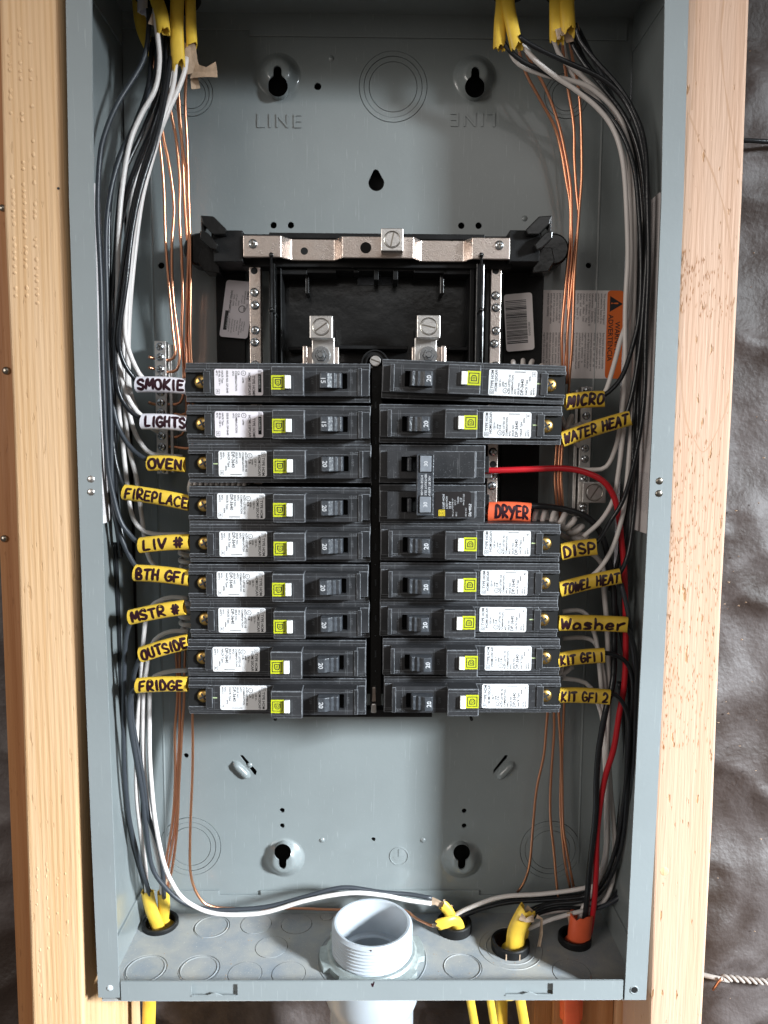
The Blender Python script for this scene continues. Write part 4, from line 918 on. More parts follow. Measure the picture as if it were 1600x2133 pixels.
# ============================================================ NAME SLEEVES cut from cable jacket, lettered by hand
G = {
'S':[[(.9,.82),(.6,1),(.2,.92),(.08,.7),(.4,.52),(.82,.4),(.9,.18),(.55,0),(.08,.12)]],'M':[[(0,0),(.12,1),(.5,.3),(.88,1),(1,0)]],
'O':[[(.5,1),(.15,.85),(.03,.45),(.2,.08),(.55,0),(.9,.2),(.97,.6),(.8,.92),(.45,1)]],'K':[[(.12,1),(.08,0)],[(.9,1),(.12,.42),(.95,0)]],
'I':[[(.5,1),(.5,0)]],'E':[[(.9,.97),(.12,1),(.08,0),(.92,.04)],[(.1,.52),(.75,.55)]],'L':[[(.1,1),(.1,0),(.85,.04)]],
'G':[[(.9,.82),(.55,1),(.12,.75),(.05,.3),(.4,0),(.88,.15),(.9,.46),(.5,.44)]],'H':[[(.1,1),(.08,0)],[(.92,1),(.9,0)],[(.08,.5),(.92,.54)]],
'T':[[(0,.96),(1,1)],[(.5,.98),(.46,0)]],'V':[[(0,1),(.45,0),(1,1)]],'N':[[(.06,0),(.1,1),(.88,0),(.94,1)]],'F':[[(.9,1),(.12,.97),(.08,0)],[(.1,.5),(.75,.54)]],
'R':[[(.08,0),(.12,1),(.7,.98),(.88,.75),(.65,.5),(.12,.46),(.95,0)]],'P':[[(.08,0),(.12,1),(.75,.96),(.88,.72),(.65,.47),(.12,.45)]],
'A':[[(0,0),(.5,1),(1,0)],[(.2,.38),(.8,.4)]],'C':[[(.92,.85),(.55,1),(.12,.75),(.05,.35),(.4,0),(.95,.12)]],'#':[[(.3,1),(.2,0)],[(.72,1),(.62,0)],[(0,.66),(1,.72)],[(0,.3),(.95,.36)],[(.7,.95),(1,.8),(.7,.55)]],
'B':[[(.08,0),(.1,1),(.65,.97),(.75,.75),(.12,.54),(.82,.4),(.78,.08),(.08,0)]],'U':[[(.08,1),(.1,.2),(.45,0),(.85,.18),(.9,1)]],'D':[[(.1,0),(.12,1),(.65,.9),(.92,.5),(.65,.08),(.06,0)]],
'W':[[(0,1),(.22,0),(.5,.75),(.75,0),(1,1)]],'Y':[[(0,1),(.5,.5)],[(1,1),(.3,-.1)]],'1':[[(.5,1),(.5,0)]],'2':[[(.1,.8),(.45,1),(.88,.8),(.7,.4),(.05,0),(.95,.04)]],
'a':[[(.85,.55),(.45,.62),(.1,.35),(.2,.02),(.6,.05),(.85,.3),(.85,.55),(.95,0)]],'s':[[(.85,.55),(.4,.64),(.15,.48),(.7,.28),(.75,.06),(.1,.02)]],'h':[[(.1,1.1),(.1,0)],[(.1,.4),(.5,.62),(.85,.45),(.9,0)]],
'e':[[(.1,.32),(.85,.36),(.7,.62),(.3,.58),(.08,.25),(.4,0),(.9,.08)]],'r':[[(.15,.65),(.15,0)],[(.15,.4),(.5,.65),(1.0,.8)]]}
NARROW = {'I':.45,'1':.4,' ':.55}
def ribbon(mb, pts, w, f):
    n = len(pts); v = []
    for i, p in enumerate(pts):
        a = pts[max(i-1,0)]; b2 = pts[min(i+1,n-1)]; dx, dz = b2[0]-a[0], b2[1]-a[1]; l = math.hypot(dx,dz) or 1
        k = .8 if i in (0,n-1) else 1
        v += [f(p[0]-dz/l*w/2*k, p[1]+dx/l*w/2*k), f(p[0]+dz/l*w/2*k, p[1]-dx/l*w/2*k)]
    mb.add(v, [(2*i,2*i+1,2*i+3,2*i+2) for i in range(n-1)])
    for e_ in (0, n-1):
        c = pts[e_]; m_ = 8; mb.add([f(c[0]+w*.42*math.cos(q*2*math.pi/m_), c[1]+w*.42*math.sin(q*2*math.pi/m_)) for q in range(m_)], [tuple(range(m_))])
def dens(pts, step):
    o = []
    for a, b2 in zip(pts, pts[1:]):
        n = max(1, int(math.hypot(b2[0]-a[0], b2[1]-a[1])/step))
        o += [(a[0]+(b2[0]-a[0])*k/n, a[1]+(b2[1]-a[1])*k/n) for k in range(n)]
    return o+[pts[-1]]
def sleeve(word, p0, p1, hpx, mcol, s0, s1, colour, th=.56, lh=.60, Y=32.5, sag=.6, t0=0, slant=0.0):
    A = U(*p0, Y); Bp = U(*p1, Y); ax = Bp-A; L_ = ax.length; ax.normalize(); n_ = Vector((0,-1,0)); n_ = (n_-ax*n_.dot(ax)).normalized(); u = ax.cross(n_)*-1
    if u.z < 0: u = -u
    w = hpx/1550*((A-CP).dot(CB.col[1])); dth = w*.74; ex = 2.2
    def surf(s_, t_, k=0.0):
        q = max(-1, min(1, 2*t_/w)); dd = dth/2*(1-abs(q)**ex)**(1/ex)
        c = A+ax*s_+u*(t_+sag*math.sin(math.pi*s_/L_))
        return c+n_*(dd+k)
    def ring(s_, sc, jag=0):
        o = []; n = 24
        for j in range(n):
            a = 2*math.pi*j/n; ca, sa = math.cos(a), math.sin(a)
            x = math.copysign(abs(ca)**(2/ex), ca)*w/2*sc; y = math.copysign(abs(sa)**(2/ex), sa)*dth/2*sc
            o.append(A+ax*(s_+jag*math.sin(a*2+1.3))+u*(x+sag*math.sin(math.pi*s_/L_))+n_*y)
        return o
    label = 'hand lettered %s sleeve reading %s on the wires %s' % (colour, word, 'left of the breakers' if p0[0] < 800 else 'right of the breakers')
    label = {'KIT GFI 1':'yellow sleeve reading KIT GFI 1, second from the bottom on the right','KIT GFI 2':'yellow sleeve reading KIT GFI 2, the lowest of all on the right'}.get(word, label)
    t = thing('wire_sleeve', label, 'wire sleeve', tuple(A), 'hand lettered sleeves naming the circuits')
    mb = MB(); ns = 9; rings = [ring(L_*i/(ns-1), 1, .5 if i in (0,ns-1) else 0) for i in range(ns)]
    inn = [ring(L_*i/(ns-1), .84, .5 if i in (0,ns-1) else 0) for i in range(ns)]
    v = [p for r_ in rings for p in r_]+[p for r_ in inn for p in r_]; n = 24; f = []; o2 = ns*n
    for i in range(ns-1):
        for j in range(n):
            k = (j+1)%n; f.append((i*n+j,(i+1)*n+j,(i+1)*n+k,i*n+k)); f.append((o2+i*n+j,o2+i*n+k,o2+(i+1)*n+k,o2+(i+1)*n+j))
    for j in range(n):
        k = (j+1)%n; f.append((j,k,o2+k,o2+j)); e_ = (ns-1)*n; f.append((e_+k,e_+j,o2+e_+j,o2+e_+k))
    mb.add(v, f); part('jacket', mb, mcol, t, smooth='auto')
    # lettering
    units = sum(NARROW.get(c, 1)+.28 for c in word)-.28; s1 = min(s1, 1.0); k = (s1-s0)*L_/units; H = w*lh; lt = MB(); x = s0*L_; rnd = random.Random(word)
    for c in word:
        wd = NARROW.get(c, 1)*k
        if c != ' ':
            jz = rnd.uniform(-.05,.05)*H; sx = rnd.uniform(.92,1.06); tl = rnd.uniform(-.08,.08)+slant
            for st_ in G[c]:
                pts = [(x+(a*wd if c not in 'I1' else wd*.5)*sx+tl*(b2-.5)*H, (b2-.5)*H+jz+t0) for a, b2 in st_]
                if len(pts) > 4: pts = [(p[0],p[1]) for p in [Vector((q.x,q.z)) for q in spline([Vector((a,0,b2)) for a,b2 in pts], .5)]]
                ribbon(lt, dens(pts, .5), th*3.0*rnd.uniform(.9,1.15), lambda a,b2: surf(a, b2, .14))
        x += wd+.28*k
    part('lettering', lt, 'marker', t)
    return A, Bp
Ys = 32.5
SL = {}
for a in (
 ('SMOKIE',(285,801),(389,805),33,'jacket_white',.05,.97,'white'),('LIGHTS',(296,878),(390,883),33,'jacket_white',.10,.99,'white'),
 ('OVEN',(309,965),(385,968),32,'jacket_yellow',.05,.95,'yellow'),('FIREPLACE',(258,1025),(394,1048),33,'jacket_yellow',.05,1.0,'yellow'),
 ('LIV #',(291,1136),(395,1129),33,'jacket_yellow',.10,.88,'yellow'),('BTH GFI',(281,1193),(395,1204),35,'jacket_yellow',.06,.93,'yellow'),
 ('MSTR #',(270,1286),(385,1265),32,'jacket_yellow',.07,.92,'yellow'),('OUTSIDE',(293,1364),(394,1336),33,'jacket_yellow',.06,.98,'yellow'),
 ('FRIDGE',(285,1428),(391,1425),32,'jacket_yellow',.08,.93,'yellow'),
 ('MICRO',(1178,838),(1257,831),34,'jacket_yellow',.04,.97,'yellow'),('WATER HEAT',(1170,916),(1311,871),32,'jacket_yellow',.03,.95,'yellow'),
 ('DRYER',(1016,1066),(1104,1068),41,'jacket_orange',.16,.93,'orange'),('DISP',(1168,1150),(1241,1139),35,'jacket_yellow',.05,.93,'yellow'),
 ('TOWEL HEAT',(1166,1228),(1291,1200),32,'jacket_yellow',.04,.96,'yellow'),('Washer',(1163,1298),(1305,1301),33,'jacket_yellow',.03,.95,'yellow'),
 ('KIT GFI 1',(1162,1375),(1258,1365),31,'jacket_yellow',.04,.94,'yellow'),('KIT GFI 2',(1163,1448),(1269,1452),32,'jacket_yellow',.04,.94,'yellow')):
    kw = dict(Y=46) if a[0] == 'DRYER' else {}
    if a[0] in ('MICRO','WATER HEAT','TOWEL HEAT'): kw['slant'] = .22
    SL[a[0]] = sleeve(*a, th=.50 if len(a[0]) > 7 else .58, **kw)

# ============================================================ WIRES
RW = 1.65
def wire(label, pts, kind='black', r=None, group=None, n=10):
    """pts: (px, py, Y) along the run"""
    P = [U(x,y,Y) for x,y,Y in pts]
    P = spline(P, 3.5); ph = [random.uniform(0,6.3) for _ in range(6)]; ln_ = len(P)
    amp = .55 if kind in ('copper','black','grey') else .4
    for i, q in enumerate(P):
        e_ = min(1, i/8, (ln_-1-i)/8); s_ = i*3.5
        P[i] = q+Vector((math.sin(s_/31+ph[0])+.6*math.sin(s_/13+ph[1]), .6*math.sin(s_/23+ph[2]), .3*math.sin(s_/17+ph[3])))*amp*max(e_,0)
    r = r or {'black':1.55,'grey':1.6,'white':1.58,'copper':1.0,'red':2.1}[kind]
    mb = MB(); tube(mb, P, r, n)
    nm = {'black':'black_wire','grey':'black_wire','white':'white_wire','copper':'copper_wire','red':'red_wire'}[kind]
    m_ = {'black':'wire_black','grey':'wire_grey','white':'wire_white','copper':'copper','red':'wire_red'}[kind]
    g = group or {'black':'black insulated wires','grey':'black insulated wires','white':'white insulated wires','copper':'bare copper ground wires','red':None}[kind]
    return solo(nm, mb, m_, label, 'wire', g, base=P[-1], smooth=True)
# --- left, upper bundle
wire('black wire bowing outermost left from the top cable down to the LIV # sleeve', [(309,20,52),(309,56,50),(296,130,46),(244,220,36),(219,279,30),(209,328,27),(206,427,26),(208,558,25),(212,700,25),(216,868,26),(225,961,28),(236,1020,30),(252,1083,32),(270,1112,33),(291,1131,33),(330,1132,33)], 'grey')
wire('black wire beside the left flange running down to the BTH GFI sleeve', [(330,40,60),(322,150,56),(296,230,44),(250,330,36),(228,430,33),(221,560,32),(222,680,31),(226,774,31),(231,900,32),(238,1032,34),(249,1102,36),(262,1142,35),(285,1182,33),(320,1195,33)], 'grey')
wire('glossy black wire from the upper left cables to the FIREPLACE sleeve', [(345,60,58),(332,180,52),(300,270,45),(262,360,39),(243,470,36),(234,590,34),(229,700,33),(228,820,34),(235,893,36),(246,973,36),(262,1016,34),(300,1030,33)], 'black')
wire('black wire curving in to the OVEN sleeve from the left bundle', [(338,90,64),(325,230,58),(290,330,46),(258,430,41),(240,560,38),(231,700,36),(228,790,36),(236,855,36),(247,893,36),(267,926,35),(288,947,34),(312,960,33),(340,966,33)], 'grey')
wire('glossy black wire curving in to the LIGHTS sleeve from above', [(350,80,50),(340,200,44),(318,290,36),(292,370,31),(273,450,29),(258,560,28),(246,660,28),(239,735,29),(240,785,30),(247,821,31),(260,844,32),(277,862,33),(298,873,33),(330,880,33)], 'black')
wire('black wire curving in to the SMOKIE sleeve from above', [(356,120,46),(342,215,40),(322,300,33),(296,390,28),(276,490,26),(262,590,25),(249,680,26),(249,727,28),(261,762,30),(275,782,32),(290,797,33),(330,803,33)], 'black')
wire('black wire crossing behind the white pair at the upper left', [(318,80,66),(334,190,58),(316,270,52),(285,350,46),(262,430,42),(246,540,41),(238,680,41),(236,830,43),(240,960,44),(247,1060,46),(259,1137,44)], 'black')
wire('white wire from the yellow cable at top left down to the LIGHTS sleeve', [(322,20,44),(326,60,42),(332,125,42),(324,184,40),(294,240,38),(271,300,36),(256,400,33),(246,520,32),(243,640,33),(244,715,35),(252,785,36),(268,832,37),(295,866,38),(330,872,42)], 'white')
wire('white wire sweeping from the middle left cable down to the SMOKIE sleeve', [(366,100,46),(366,131,46),(360,184,44),(340,246,40),(317,312,37),(291,394,34),(273,492,31),(265,590,30),(260,680,30),(266,722,31),(281,762,33),(300,790,38),(330,792,44)], 'white')
wire('white wire right of the left bundle sweeping down to the OVEN sleeve', [(388,120,48),(386,144,47),(373,184,45),(356,223,43),(327,295,42),(301,361,42),(283,443,44),(272,541,46),(267,640,48),(266,740,48),(270,844,52),(279,891,53),(293,921,52),(317,945,50),(380,952,50)], 'white')
wire('white wire behind the left bundle looping right above the LIV # sleeve', [(340,70,70),(330,180,66),(312,260,60),(282,380,54),(262,500,50),(252,640,50),(249,821,54),(256,914,56),(263,996,57),(273,1067,57),(291,1100,56),(320,1112,56),(392,1113,56)], 'white')
wire('white wire behind the left bundle passing under the LIV # sleeve to the BTH GFI sleeve', [(348,100,74),(326,250,70),(292,400,66),(270,560,62),(260,700,60),(261,844,60),(268,926,60),(284,996,60),(294,1079,60),(306,1152,58),(332,1184,56),(391,1188,56)], 'white')
wire('white wire at the back of the left bundle turning in behind the LIGHTS sleeve', [(360,150,70),(330,290,62),(296,420,55),(278,560,50),(266,700,50),(268,800,52),(283,850,54),(300,880,56),(330,900,60)], 'white')
wire('glossy black wire lying over the white ones in the upper left bundle', [(334,60,52),(340,170,46),(330,260,38),(306,340,33),(284,410,31),(266,500,31),(252,610,32),(236,720,34),(226,830,36),(228,940,40),(238,1040,44),(254,1120,46),(262,1150,48)], 'black')
wire('second black wire from the flange inside the upper left bundle', [(316,90,58),(308,180,52),(280,260,44),(248,330,38),(232,420,35),(226,540,34),(226,660,34),(224,780,34),(224,900,36),(230,1010,40),(244,1100,44),(252,1160,48)], 'black')
# --- left coppers
wire('leftmost bare copper wire falling from the top left cables to the ground bar', [(318,110,64),(325,180,66),(327,243,68),(333,312,70),(340,394,72),(346,492,73),(353,590,74),(360,680,76),(366,735,76),(356,749,76),(336,750,77)], 'copper')
wire('bare copper wire second from the left above the ground bar', [(326,140,66),(334,230,68),(343,289,69),(354,344,70),(361,427,72),(356,509,73),(360,607,74),(371,700,76),(374,745,76),(369,770,77),(352,775,77),(336,775,78)], 'copper')
wire('bare copper wire with the bright kink above the left ground bar', [(345,160,64),(356,236,67),(366,295,69),(374,377,70),(373,459,71),(378,541,72),(383,623,73),(381,700,75),(383,780,80),(380,830,80),(366,842,79),(340,841,79)], 'copper')
wire('bare copper wire that touches its neighbour at mid height on the left', [(362,140,60),(370,203,64),(379,279,67),(388,361,69),(391,443,70),(391,558,71),(388,700,74),(391,850,80),(380,905,81),(352,909,80),(338,908,80)], 'copper')
wire('rightmost bare copper wire falling straight on the upper left', [(386,130,52),(388,157,56),(386,230,62),(389,312,66),(394,459,69),(396,590,70),(399,700,72),(402,790,78),(402,900,80),(396,960,82)], 'copper')
wire('bare copper wire ending behind the top left breaker', [(372,180,70),(380,320,72),(386,460,74),(393,600,74),(394,700,76),(396,800,80),(388,860,81),(352,860,81)], 'copper')
wire('short bare copper wire under the LIGHTS sleeve to the ground bar', [(402,930,82),(388,934,81),(365,931,80),(338,930,79)], 'copper')
for (y0, lb) in ((746,'first short copper tail poking left of the left ground bar'),(768,'second short copper tail left of the left ground bar, under the first'),(841,'short copper tail left of the ground bar just above the LIGHTS sleeve')):
    wire(lb, [(330,y0+2,78),(318,y0,76),(310,y0-3,74)], 'copper')
# --- left lower
wire('black wire from the MSTR # sleeve down the left side to the bottom left cable', [(330,1275,33),(288,1284,33),(273,1296,34),(264,1327,36),(261,1376,38),(259,1435,40),(259,1540,42),(262,1642,46),(269,1714,52),(287,1785,60),(309,1856,68),(316,1900,74)], 'grey')
wire('black wire from the OUTSIDE sleeve running down behind the others', [(330,1355,33),(300,1362,34),(286,1384,38),(278,1420,44),(276,1480,50),(283,1540,52),(294,1607,52),(308,1696,54),(331,1767,58),(340,1828,64),(342,1870,70)], 'grey')
wire('black wire from the FRIDGE sleeve that runs along the floor to the middle cable', [(330,1428,33),(298,1428,33),(275,1441,34),(267,1475,37),(271,1520,40),(281,1571,43),(294,1643,46),(302,1714,48),(317,1800,50),(341,1842,52),(380,1878,56),(430,1893,60),(487,1894,62),(560,1888,64),(640,1867,66),(690,1853,68),(731,1849,70),(799,1858,72),(850,1862,74),(900,1871,72)], 'grey')
wire('white wire beside the black one along the floor to the middle cable', [(391,1396,56),(357,1398,56),(332,1404,54),(316,1416,52),(311,1455,52),(310,1560,52),(318,1650,52),(326,1720,52),(340,1790,52),(358,1836,54),(385,1874,56),(430,1899,58),(480,1906,58),(550,1901,60),(640,1875,62),(729,1860,64),(800,1865,66),(850,1875,68),(898,1882,70)], 'white')
wire('white wire falling from the MSTR # loop to the bottom left cable', [(391,1246,56),(357,1244,56),(332,1252,55),(315,1265,54),(303,1298,54),(296,1357,54),(292,1426,54),(286,1514,54),(284,1642,55),(294,1730,60),(303,1800,66),(305,1856,70),(312,1900,76)], 'white')
wire('white wire falling from the OUTSIDE loop to the bottom left cable', [(393,1315,56),(357,1315,56),(332,1325,55),(316,1345,54),(308,1386,53),(300,1455,53),(299,1560,54),(306,1660,56),(318,1750,60),(334,1820,66),(338,1870,74)], 'white')
wire('black wire hidden behind the lower left bundle', [(240,1130,50),(245,1250,54),(250,1380,56),(254,1520,58),(262,1660,60),(276,1760,64),(300,1840,70),(312,1880,74)], 'black')
wire('copper wire left of three running down into the bottom left cable', [(366,1330,80),(368,1455,80),(366,1520,78),(367,1607,76),(359,1714,74),(344,1805,72),(334,1870,74)], 'copper')
wire('copper wire middle of three running down into the bottom left cable', [(374,1330,82),(375,1455,80),(373,1589,76),(366,1696,74),(352,1790,72),(343,1835,72),(338,1880,74)], 'copper')
wire('copper wire right of three running down into the bottom left cable', [(386,1330,82),(385,1455,80),(380,1514,78),(376,1589,76),(370,1696,74),(358,1800,72),(351,1840,72),(342,1880,74)], 'copper')
wire('single copper wire that bends along the floor of the panel behind the conduit', [(402,1440,82),(402,1500,80),(401,1625,78),(394,1749,76),(396,1821,76),(415,1868,76),(444,1888,78),(520,1893,84),(620,1893,86),(700,1895,84),(790,1893,82),(842,1896,78),(868,1914,68),(900,1929,62)], 'copper')
# coiled neutral tails
def coil(label, path, Rc, turns, r=1.6):
    P = spline([U(*p) for p in path], 2); n = len(P); out = []
    tot = turns*14
    for i in range(tot+1):
        q = i/tot*(n-1); k = min(int(q), n-2); c = P[k].lerp(P[k+1], q-k); tg = (P[k+1]-P[k]).normalized(); a, b2 = frame_of(tg); th = 2*math.pi*i/14
        out.append(c+a*Rc*math.cos(th)+b2*Rc*math.sin(th))
    mb = MB(); tube(mb, out, r, 9); return solo('coiled_wire', mb, 'wire_white', label, 'wire', 'coiled white neutral tails', base=out[0], smooth=True)
coil('coiled white tail beside the DRYER sleeve', [(1090,1080,56),(1130,1080,54),(1165,1082,52),(1190,1094,52),(1206,1114,54),(1204,1140,58)], 4.9, 9, 1.8)
coil('coiled white tail above the MICRO breaker', [(1062,768,62),(1085,764,62),(1110,766,62),(1130,778,62)], 4.4, 4)
coil('coiled white tail between the OVEN and FIREPLACE breakers', [(396,1010,46),(430,1012,46),(480,1012,46),(520,1012,46)], 4.4, 11)
coil('coiled white tail behind the WATER HEAT sleeve', [(1160,880,62),(1190,880,60),(1205,905,60),(1190,925,62)], 4.4, 5)
coil('coiled white tail left of the LIV # and BTH GFI breakers', [(393,1120,60),(388,1150,60),(390,1180,60)], 4.4, 4)
coil('coiled white tail left of the MSTR # breaker', [(392,1250,60),(388,1275,60),(392,1310,60)], 4.4, 4)
coil('coiled white tail right of the KIT GFI 1 breaker', [(1150,1392,62),(1175,1392,62),(1185,1404,62)], 4.2, 3)
# --- right, upper bundle
wire('bare copper wire leftmost from the upper right cables', [(1074,70,52),(1080,100,56),(1095,148,60),(1128,210,64),(1154,262,67),(1167,312,69),(1177,371,70),(1187,427,71),(1187,492,72),(1180,558,73),(1174,650,74),(1172,720,76),(1172,800,80)], 'copper')
wire('bare copper wire second from the left from the upper right cables', [(1084,80,54),(1098,115,58),(1117,148,61),(1144,197,64),(1167,262,67),(1180,328,69),(1188,394,70),(1189,459,71),(1190,525,72),(1184,607,73),(1180,700,75),(1177,800,80)], 'copper')
wire('bare copper wire with the bright glint on the upper right', [(1170,60,50),(1173,100,54),(1177,138,58),(1184,197,63),(1193,262,66),(1195,328,68),(1200,394,69),(1205,459,70),(1196,525,70),(1191,607,71),(1184,700,74),(1180,800,79)], 'copper')
wire('rightmost bare copper wire from the upper right cables', [(1181,55,44),(1186,85,48),(1193,131,54),(1203,184,60),(1211,262,64),(1213,361,67),(1207,443,68),(1203,509,68),(1195,623,70),(1190,700,72),(1184,830,78)], 'copper')
for x, lb in ((1159,'left of three copper wires seen under the WATER HEAT breaker'),(1166,'middle of three copper wires seen under the WATER HEAT breaker'),(1172,'right of three copper wires seen under the WATER HEAT breaker')):
    wire(lb, [(x+2,880,74),(x,927,74),(x-1,990,74),(x+1,1040,74),(x+2,1100,78)], 'copper')
wire('white wire arching over the upper right copper wires', [(1078,84,44),(1090,97,43),(1118,128,42),(1160,161,42),(1203,190,42),(1242,223,41),(1272,262,40),(1292,315,39),(1303,394,38),(1308,525,37),(1305,620,37),(1303,740,38),(1297,830,42),(1291,880,46),(1282,930,52),(1262,972,56),(1225,978,58),(1170,974,60),(1100,976,62),(1020,984,64)], 'white')
wire('white wire under the arch running right down to the DISP coil', [(1062,105,50),(1072,124,50),(1095,142,50),(1144,158,48),(1183,166,47),(1226,180,46),(1262,207,45),(1292,243,44),(1310,300,43),(1320,361,42),(1321,427,42),(1322,558,42),(1316,707,44),(1308,833,46),(1300,890,47),(1288,985,48),(1278,1040,48),(1252,1084,46),(1215,1118,44)], 'white')
wire('white wire from the second upper right cable to the MICRO sleeve', [(1152,80,48),(1157,92,50),(1170,122,52),(1208,155,50),(1259,205,48),(1295,262,47),(1314,340,45),(1318,480,44),(1314,620,42),(1306,670,40),(1292,710,38),(1275,770,36),(1258,820,35),(1230,834,34)], 'white')
wire('white wire at the back of the right bundle down to the TOWEL HEAT sleeve', [(1166,60,60),(1190,150,60),(1250,220,56),(1300,330,52),(1318,480,50),(1325,650,50),(1320,800,50),(1312,930,48),(1303,1030,44),(1296,1080,42),(1280,1136,40),(1258,1175,38),(1233,1200,36),(1200,1215,36)], 'white')
wire('black wire lowest of the arch from the first upper right cable', [(1046,80,44),(1054,97,44),(1088,128,44),(1144,154,44),(1183,178,43),(1242,212,42),(1275,246,41),(1302,292,38),(1323,361,34),(1332,459,32),(1333,560,31),(1330,660,32),(1318,722,33),(1300,777,33),(1280,806,33),(1254,826,33),(1220,836,33)], 'black')
wire('black wire crossing over the white arch towards the right wall', [(1082,75,38),(1094,86,38),(1128,105,38),(1177,128,37),(1242,157,36),(1282,184,35),(1308,217,34),(1330,268,32),(1342,335,30),(1348,427,29),(1347,525,29),(1341,640,29),(1332,740,30),(1322,810,31),(1311,850,32),(1298,874,33),(1250,892,33)], 'black')
wire('black wire from the second upper right cable nearest the right wall', [(1198,50,40),(1208,85,40),(1242,128,38),(1285,176,36),(1315,225,34),(1338,282,30),(1349,361,27),(1352,525,26),(1346,700,26),(1337,850,28),(1322,960,31),(1300,1040,35),(1270,1090,38),(1245,1128,34),(1210,1142,33)], 'black')
wire('black wire from the second upper right cable at the middle of the bundle', [(1186,70,46),(1196,100,46),(1225,145,44),(1262,190,42),(1300,240,40),(1326,300,38),(1338,380,36),(1342,500,35),(1340,640,34),(1334,800,35),(1327,920,36),(1322,1040,37),(1312,1130,37),(1298,1180,35),(1280,1202,33),(1240,1212,33)], 'black')
wire('black wire at the back of the right bundle behind the others', [(1192,40,60),(1215,120,56),(1272,200,50),(1318,300,44),(1336,440,42),(1338,600,42),(1330,760,44),(1322,900,46),(1312,1030,48),(1290,1150,50),(1270,1230,54)], 'black')
wire('thin grey shadowed wire running straight down the right bundle', [(1204,60,64),(1260,170,58),(1312,290,50),(1330,420,48),(1330,600,48),(1326,780,50),(1318,900,52),(1308,1020,54),(1304,1120,54),(1300,1250,54)], 'grey')
# red and black of the dryer
wire('red wire arching from the dryer breaker down to the orange cable', [(1000,980,48),(1030,980,47),(1100,978,46),(1176,976,46),(1222,984,45),(1257,1001,44),(1277,1027,44),(1288,1064,44),(1294,1125,45),(1300,1181,45),(1303,1283,45),(1300,1418,45),(1291,1485,45),(1280,1558,45),(1260,1624,46),(1247,1713,48),(1241,1810,52),(1234,1905,57),(1228,1945,58)], 'red')
wire('thick black wire from the DRYER sleeve down to the orange cable', [(1060,1062,46),(1105,1054,48),(1163,1058,50),(1209,1069,50),(1237,1087,50),(1256,1117,50),(1268,1170,50),(1277,1238,50),(1279,1328,49),(1275,1418,46),(1262,1474,43),(1251,1550,43),(1245,1620,44),(1241,1694,46),(1231,1790,50),(1221,1880,55),(1215,1940,58)], 'black', 2.2)
wire('white wire of the dryer circuit dropping into the orange cable', [(1110,1092,66),(1180,1120,66),(1250,1170,64),(1258,1226,62),(1267,1316,60),(1267,1440,58),(1264,1560,56),(1262,1694,56),(1262,1780,58),(1240,1850,62),(1216,1890,62),(1204,1925,60)], 'white', 1.9)
# --- right lower
wire('white wire looping out under the TOWEL HEAT sleeve and down', [(1172,1274,56),(1201,1271,56),(1222,1280,55),(1236,1312,54),(1244,1346,54),(1251,1418,54),(1258,1500,56),(1262,1620,58),(1266,1720,60),(1262,1790,62),(1249,1837,64),(1206,1851,66),(1129,1862,66),(1051,1868,68),(997,1884,70),(950,1905,72),(938,1925,74)], 'white')
wire('white wire looping out under the Washer sleeve and down', [(1172,1330,58),(1213,1328,58),(1236,1336,57),(1247,1361,56),(1258,1418,56),(1266,1500,58),(1272,1636,60),(1281,1752,62),(1273,1841,62),(1247,1886,60),(1191,1903,58),(1140,1918,56),(1100,1935,54)], 'white')
wire('white wire looping out above the KIT GFI 2 sleeve and down', [(1172,1413,58),(1208,1418,57),(1231,1432,56),(1248,1472,55),(1256,1508,55),(1266,1600,58),(1276,1700,64),(1278,1800,70),(1262,1860,72),(1200,1890,70),(1120,1905,64),(1092,1930,56)], 'white')
wire('upper of the two black wires leaving the KIT GFI sleeves and bending down', [(1225,1368,33),(1258,1360,33),(1287,1366,34),(1309,1384,36),(1318,1420,38),(1316,1485,40),(1313,1560,42),(1305,1655,44),(1293,1771,50),(1266,1841,58),(1226,1874,62),(1148,1884,62),(1110,1900,58),(1096,1925,55)], 'black')
wire('lower of the two black wires leaving the KIT GFI sleeves, from the lowest sleeve', [(1230,1450,33),(1269,1444,33),(1289,1455,34),(1303,1483,36),(1309,1519,38),(1306,1600,42),(1298,1680,46),(1286,1765,52),(1257,1838,60),(1218,1866,66),(1140,1874,70),(1060,1880,72),(1000,1894,72),(955,1910,73),(942,1930,76)], 'black')
wire('black wire from the Washer sleeve along the right wall to the floor cables', [(1270,1300,33),(1303,1308,33),(1318,1339,33),(1325,1395,34),(1323,1500,36),(1320,1600,40),(1318,1700,46),(1308,1800,54),(1282,1864,62),(1236,1890,66),(1160,1892,66),(1112,1908,60),(1100,1935,55)], 'black')
wire('black wire outermost along the lower right wall', [(1294,1215,40),(1312,1300,38),(1326,1420,38),(1328,1560,42),(1326,1700,48),(1318,1800,54),(1296,1860,58),(1262,1885,58),(1240,1892,58)], 'grey')
wire('black wire in the middle of the lower right bundle', [(1262,1160,54),(1290,1300,52),(1306,1420,50),(1308,1560,50),(1300,1680,54),(1286,1780,62),(1256,1850,70),(1200,1876,74),(1130,1886,72),(1090,1905,64),(1084,1930,56)], 'black')
wire('black wire crossing the back of the floor to the middle cable', [(1290,1420,62),(1300,1560,62),(1294,1690,66),(1272,1800,74),(1230,1856,80),(1150,1870,82),(1060,1876,80),(990,1898,76),(948,1918,76)], 'black')
wire('copper wire first from the left below the right column', [(1143,1440,80),(1140,1500,80),(1134,1570,79),(1120,1640,78),(1112,1720,77),(1102,1800,78),(1090,1840,80),(1078,1858,82)], 'copper')
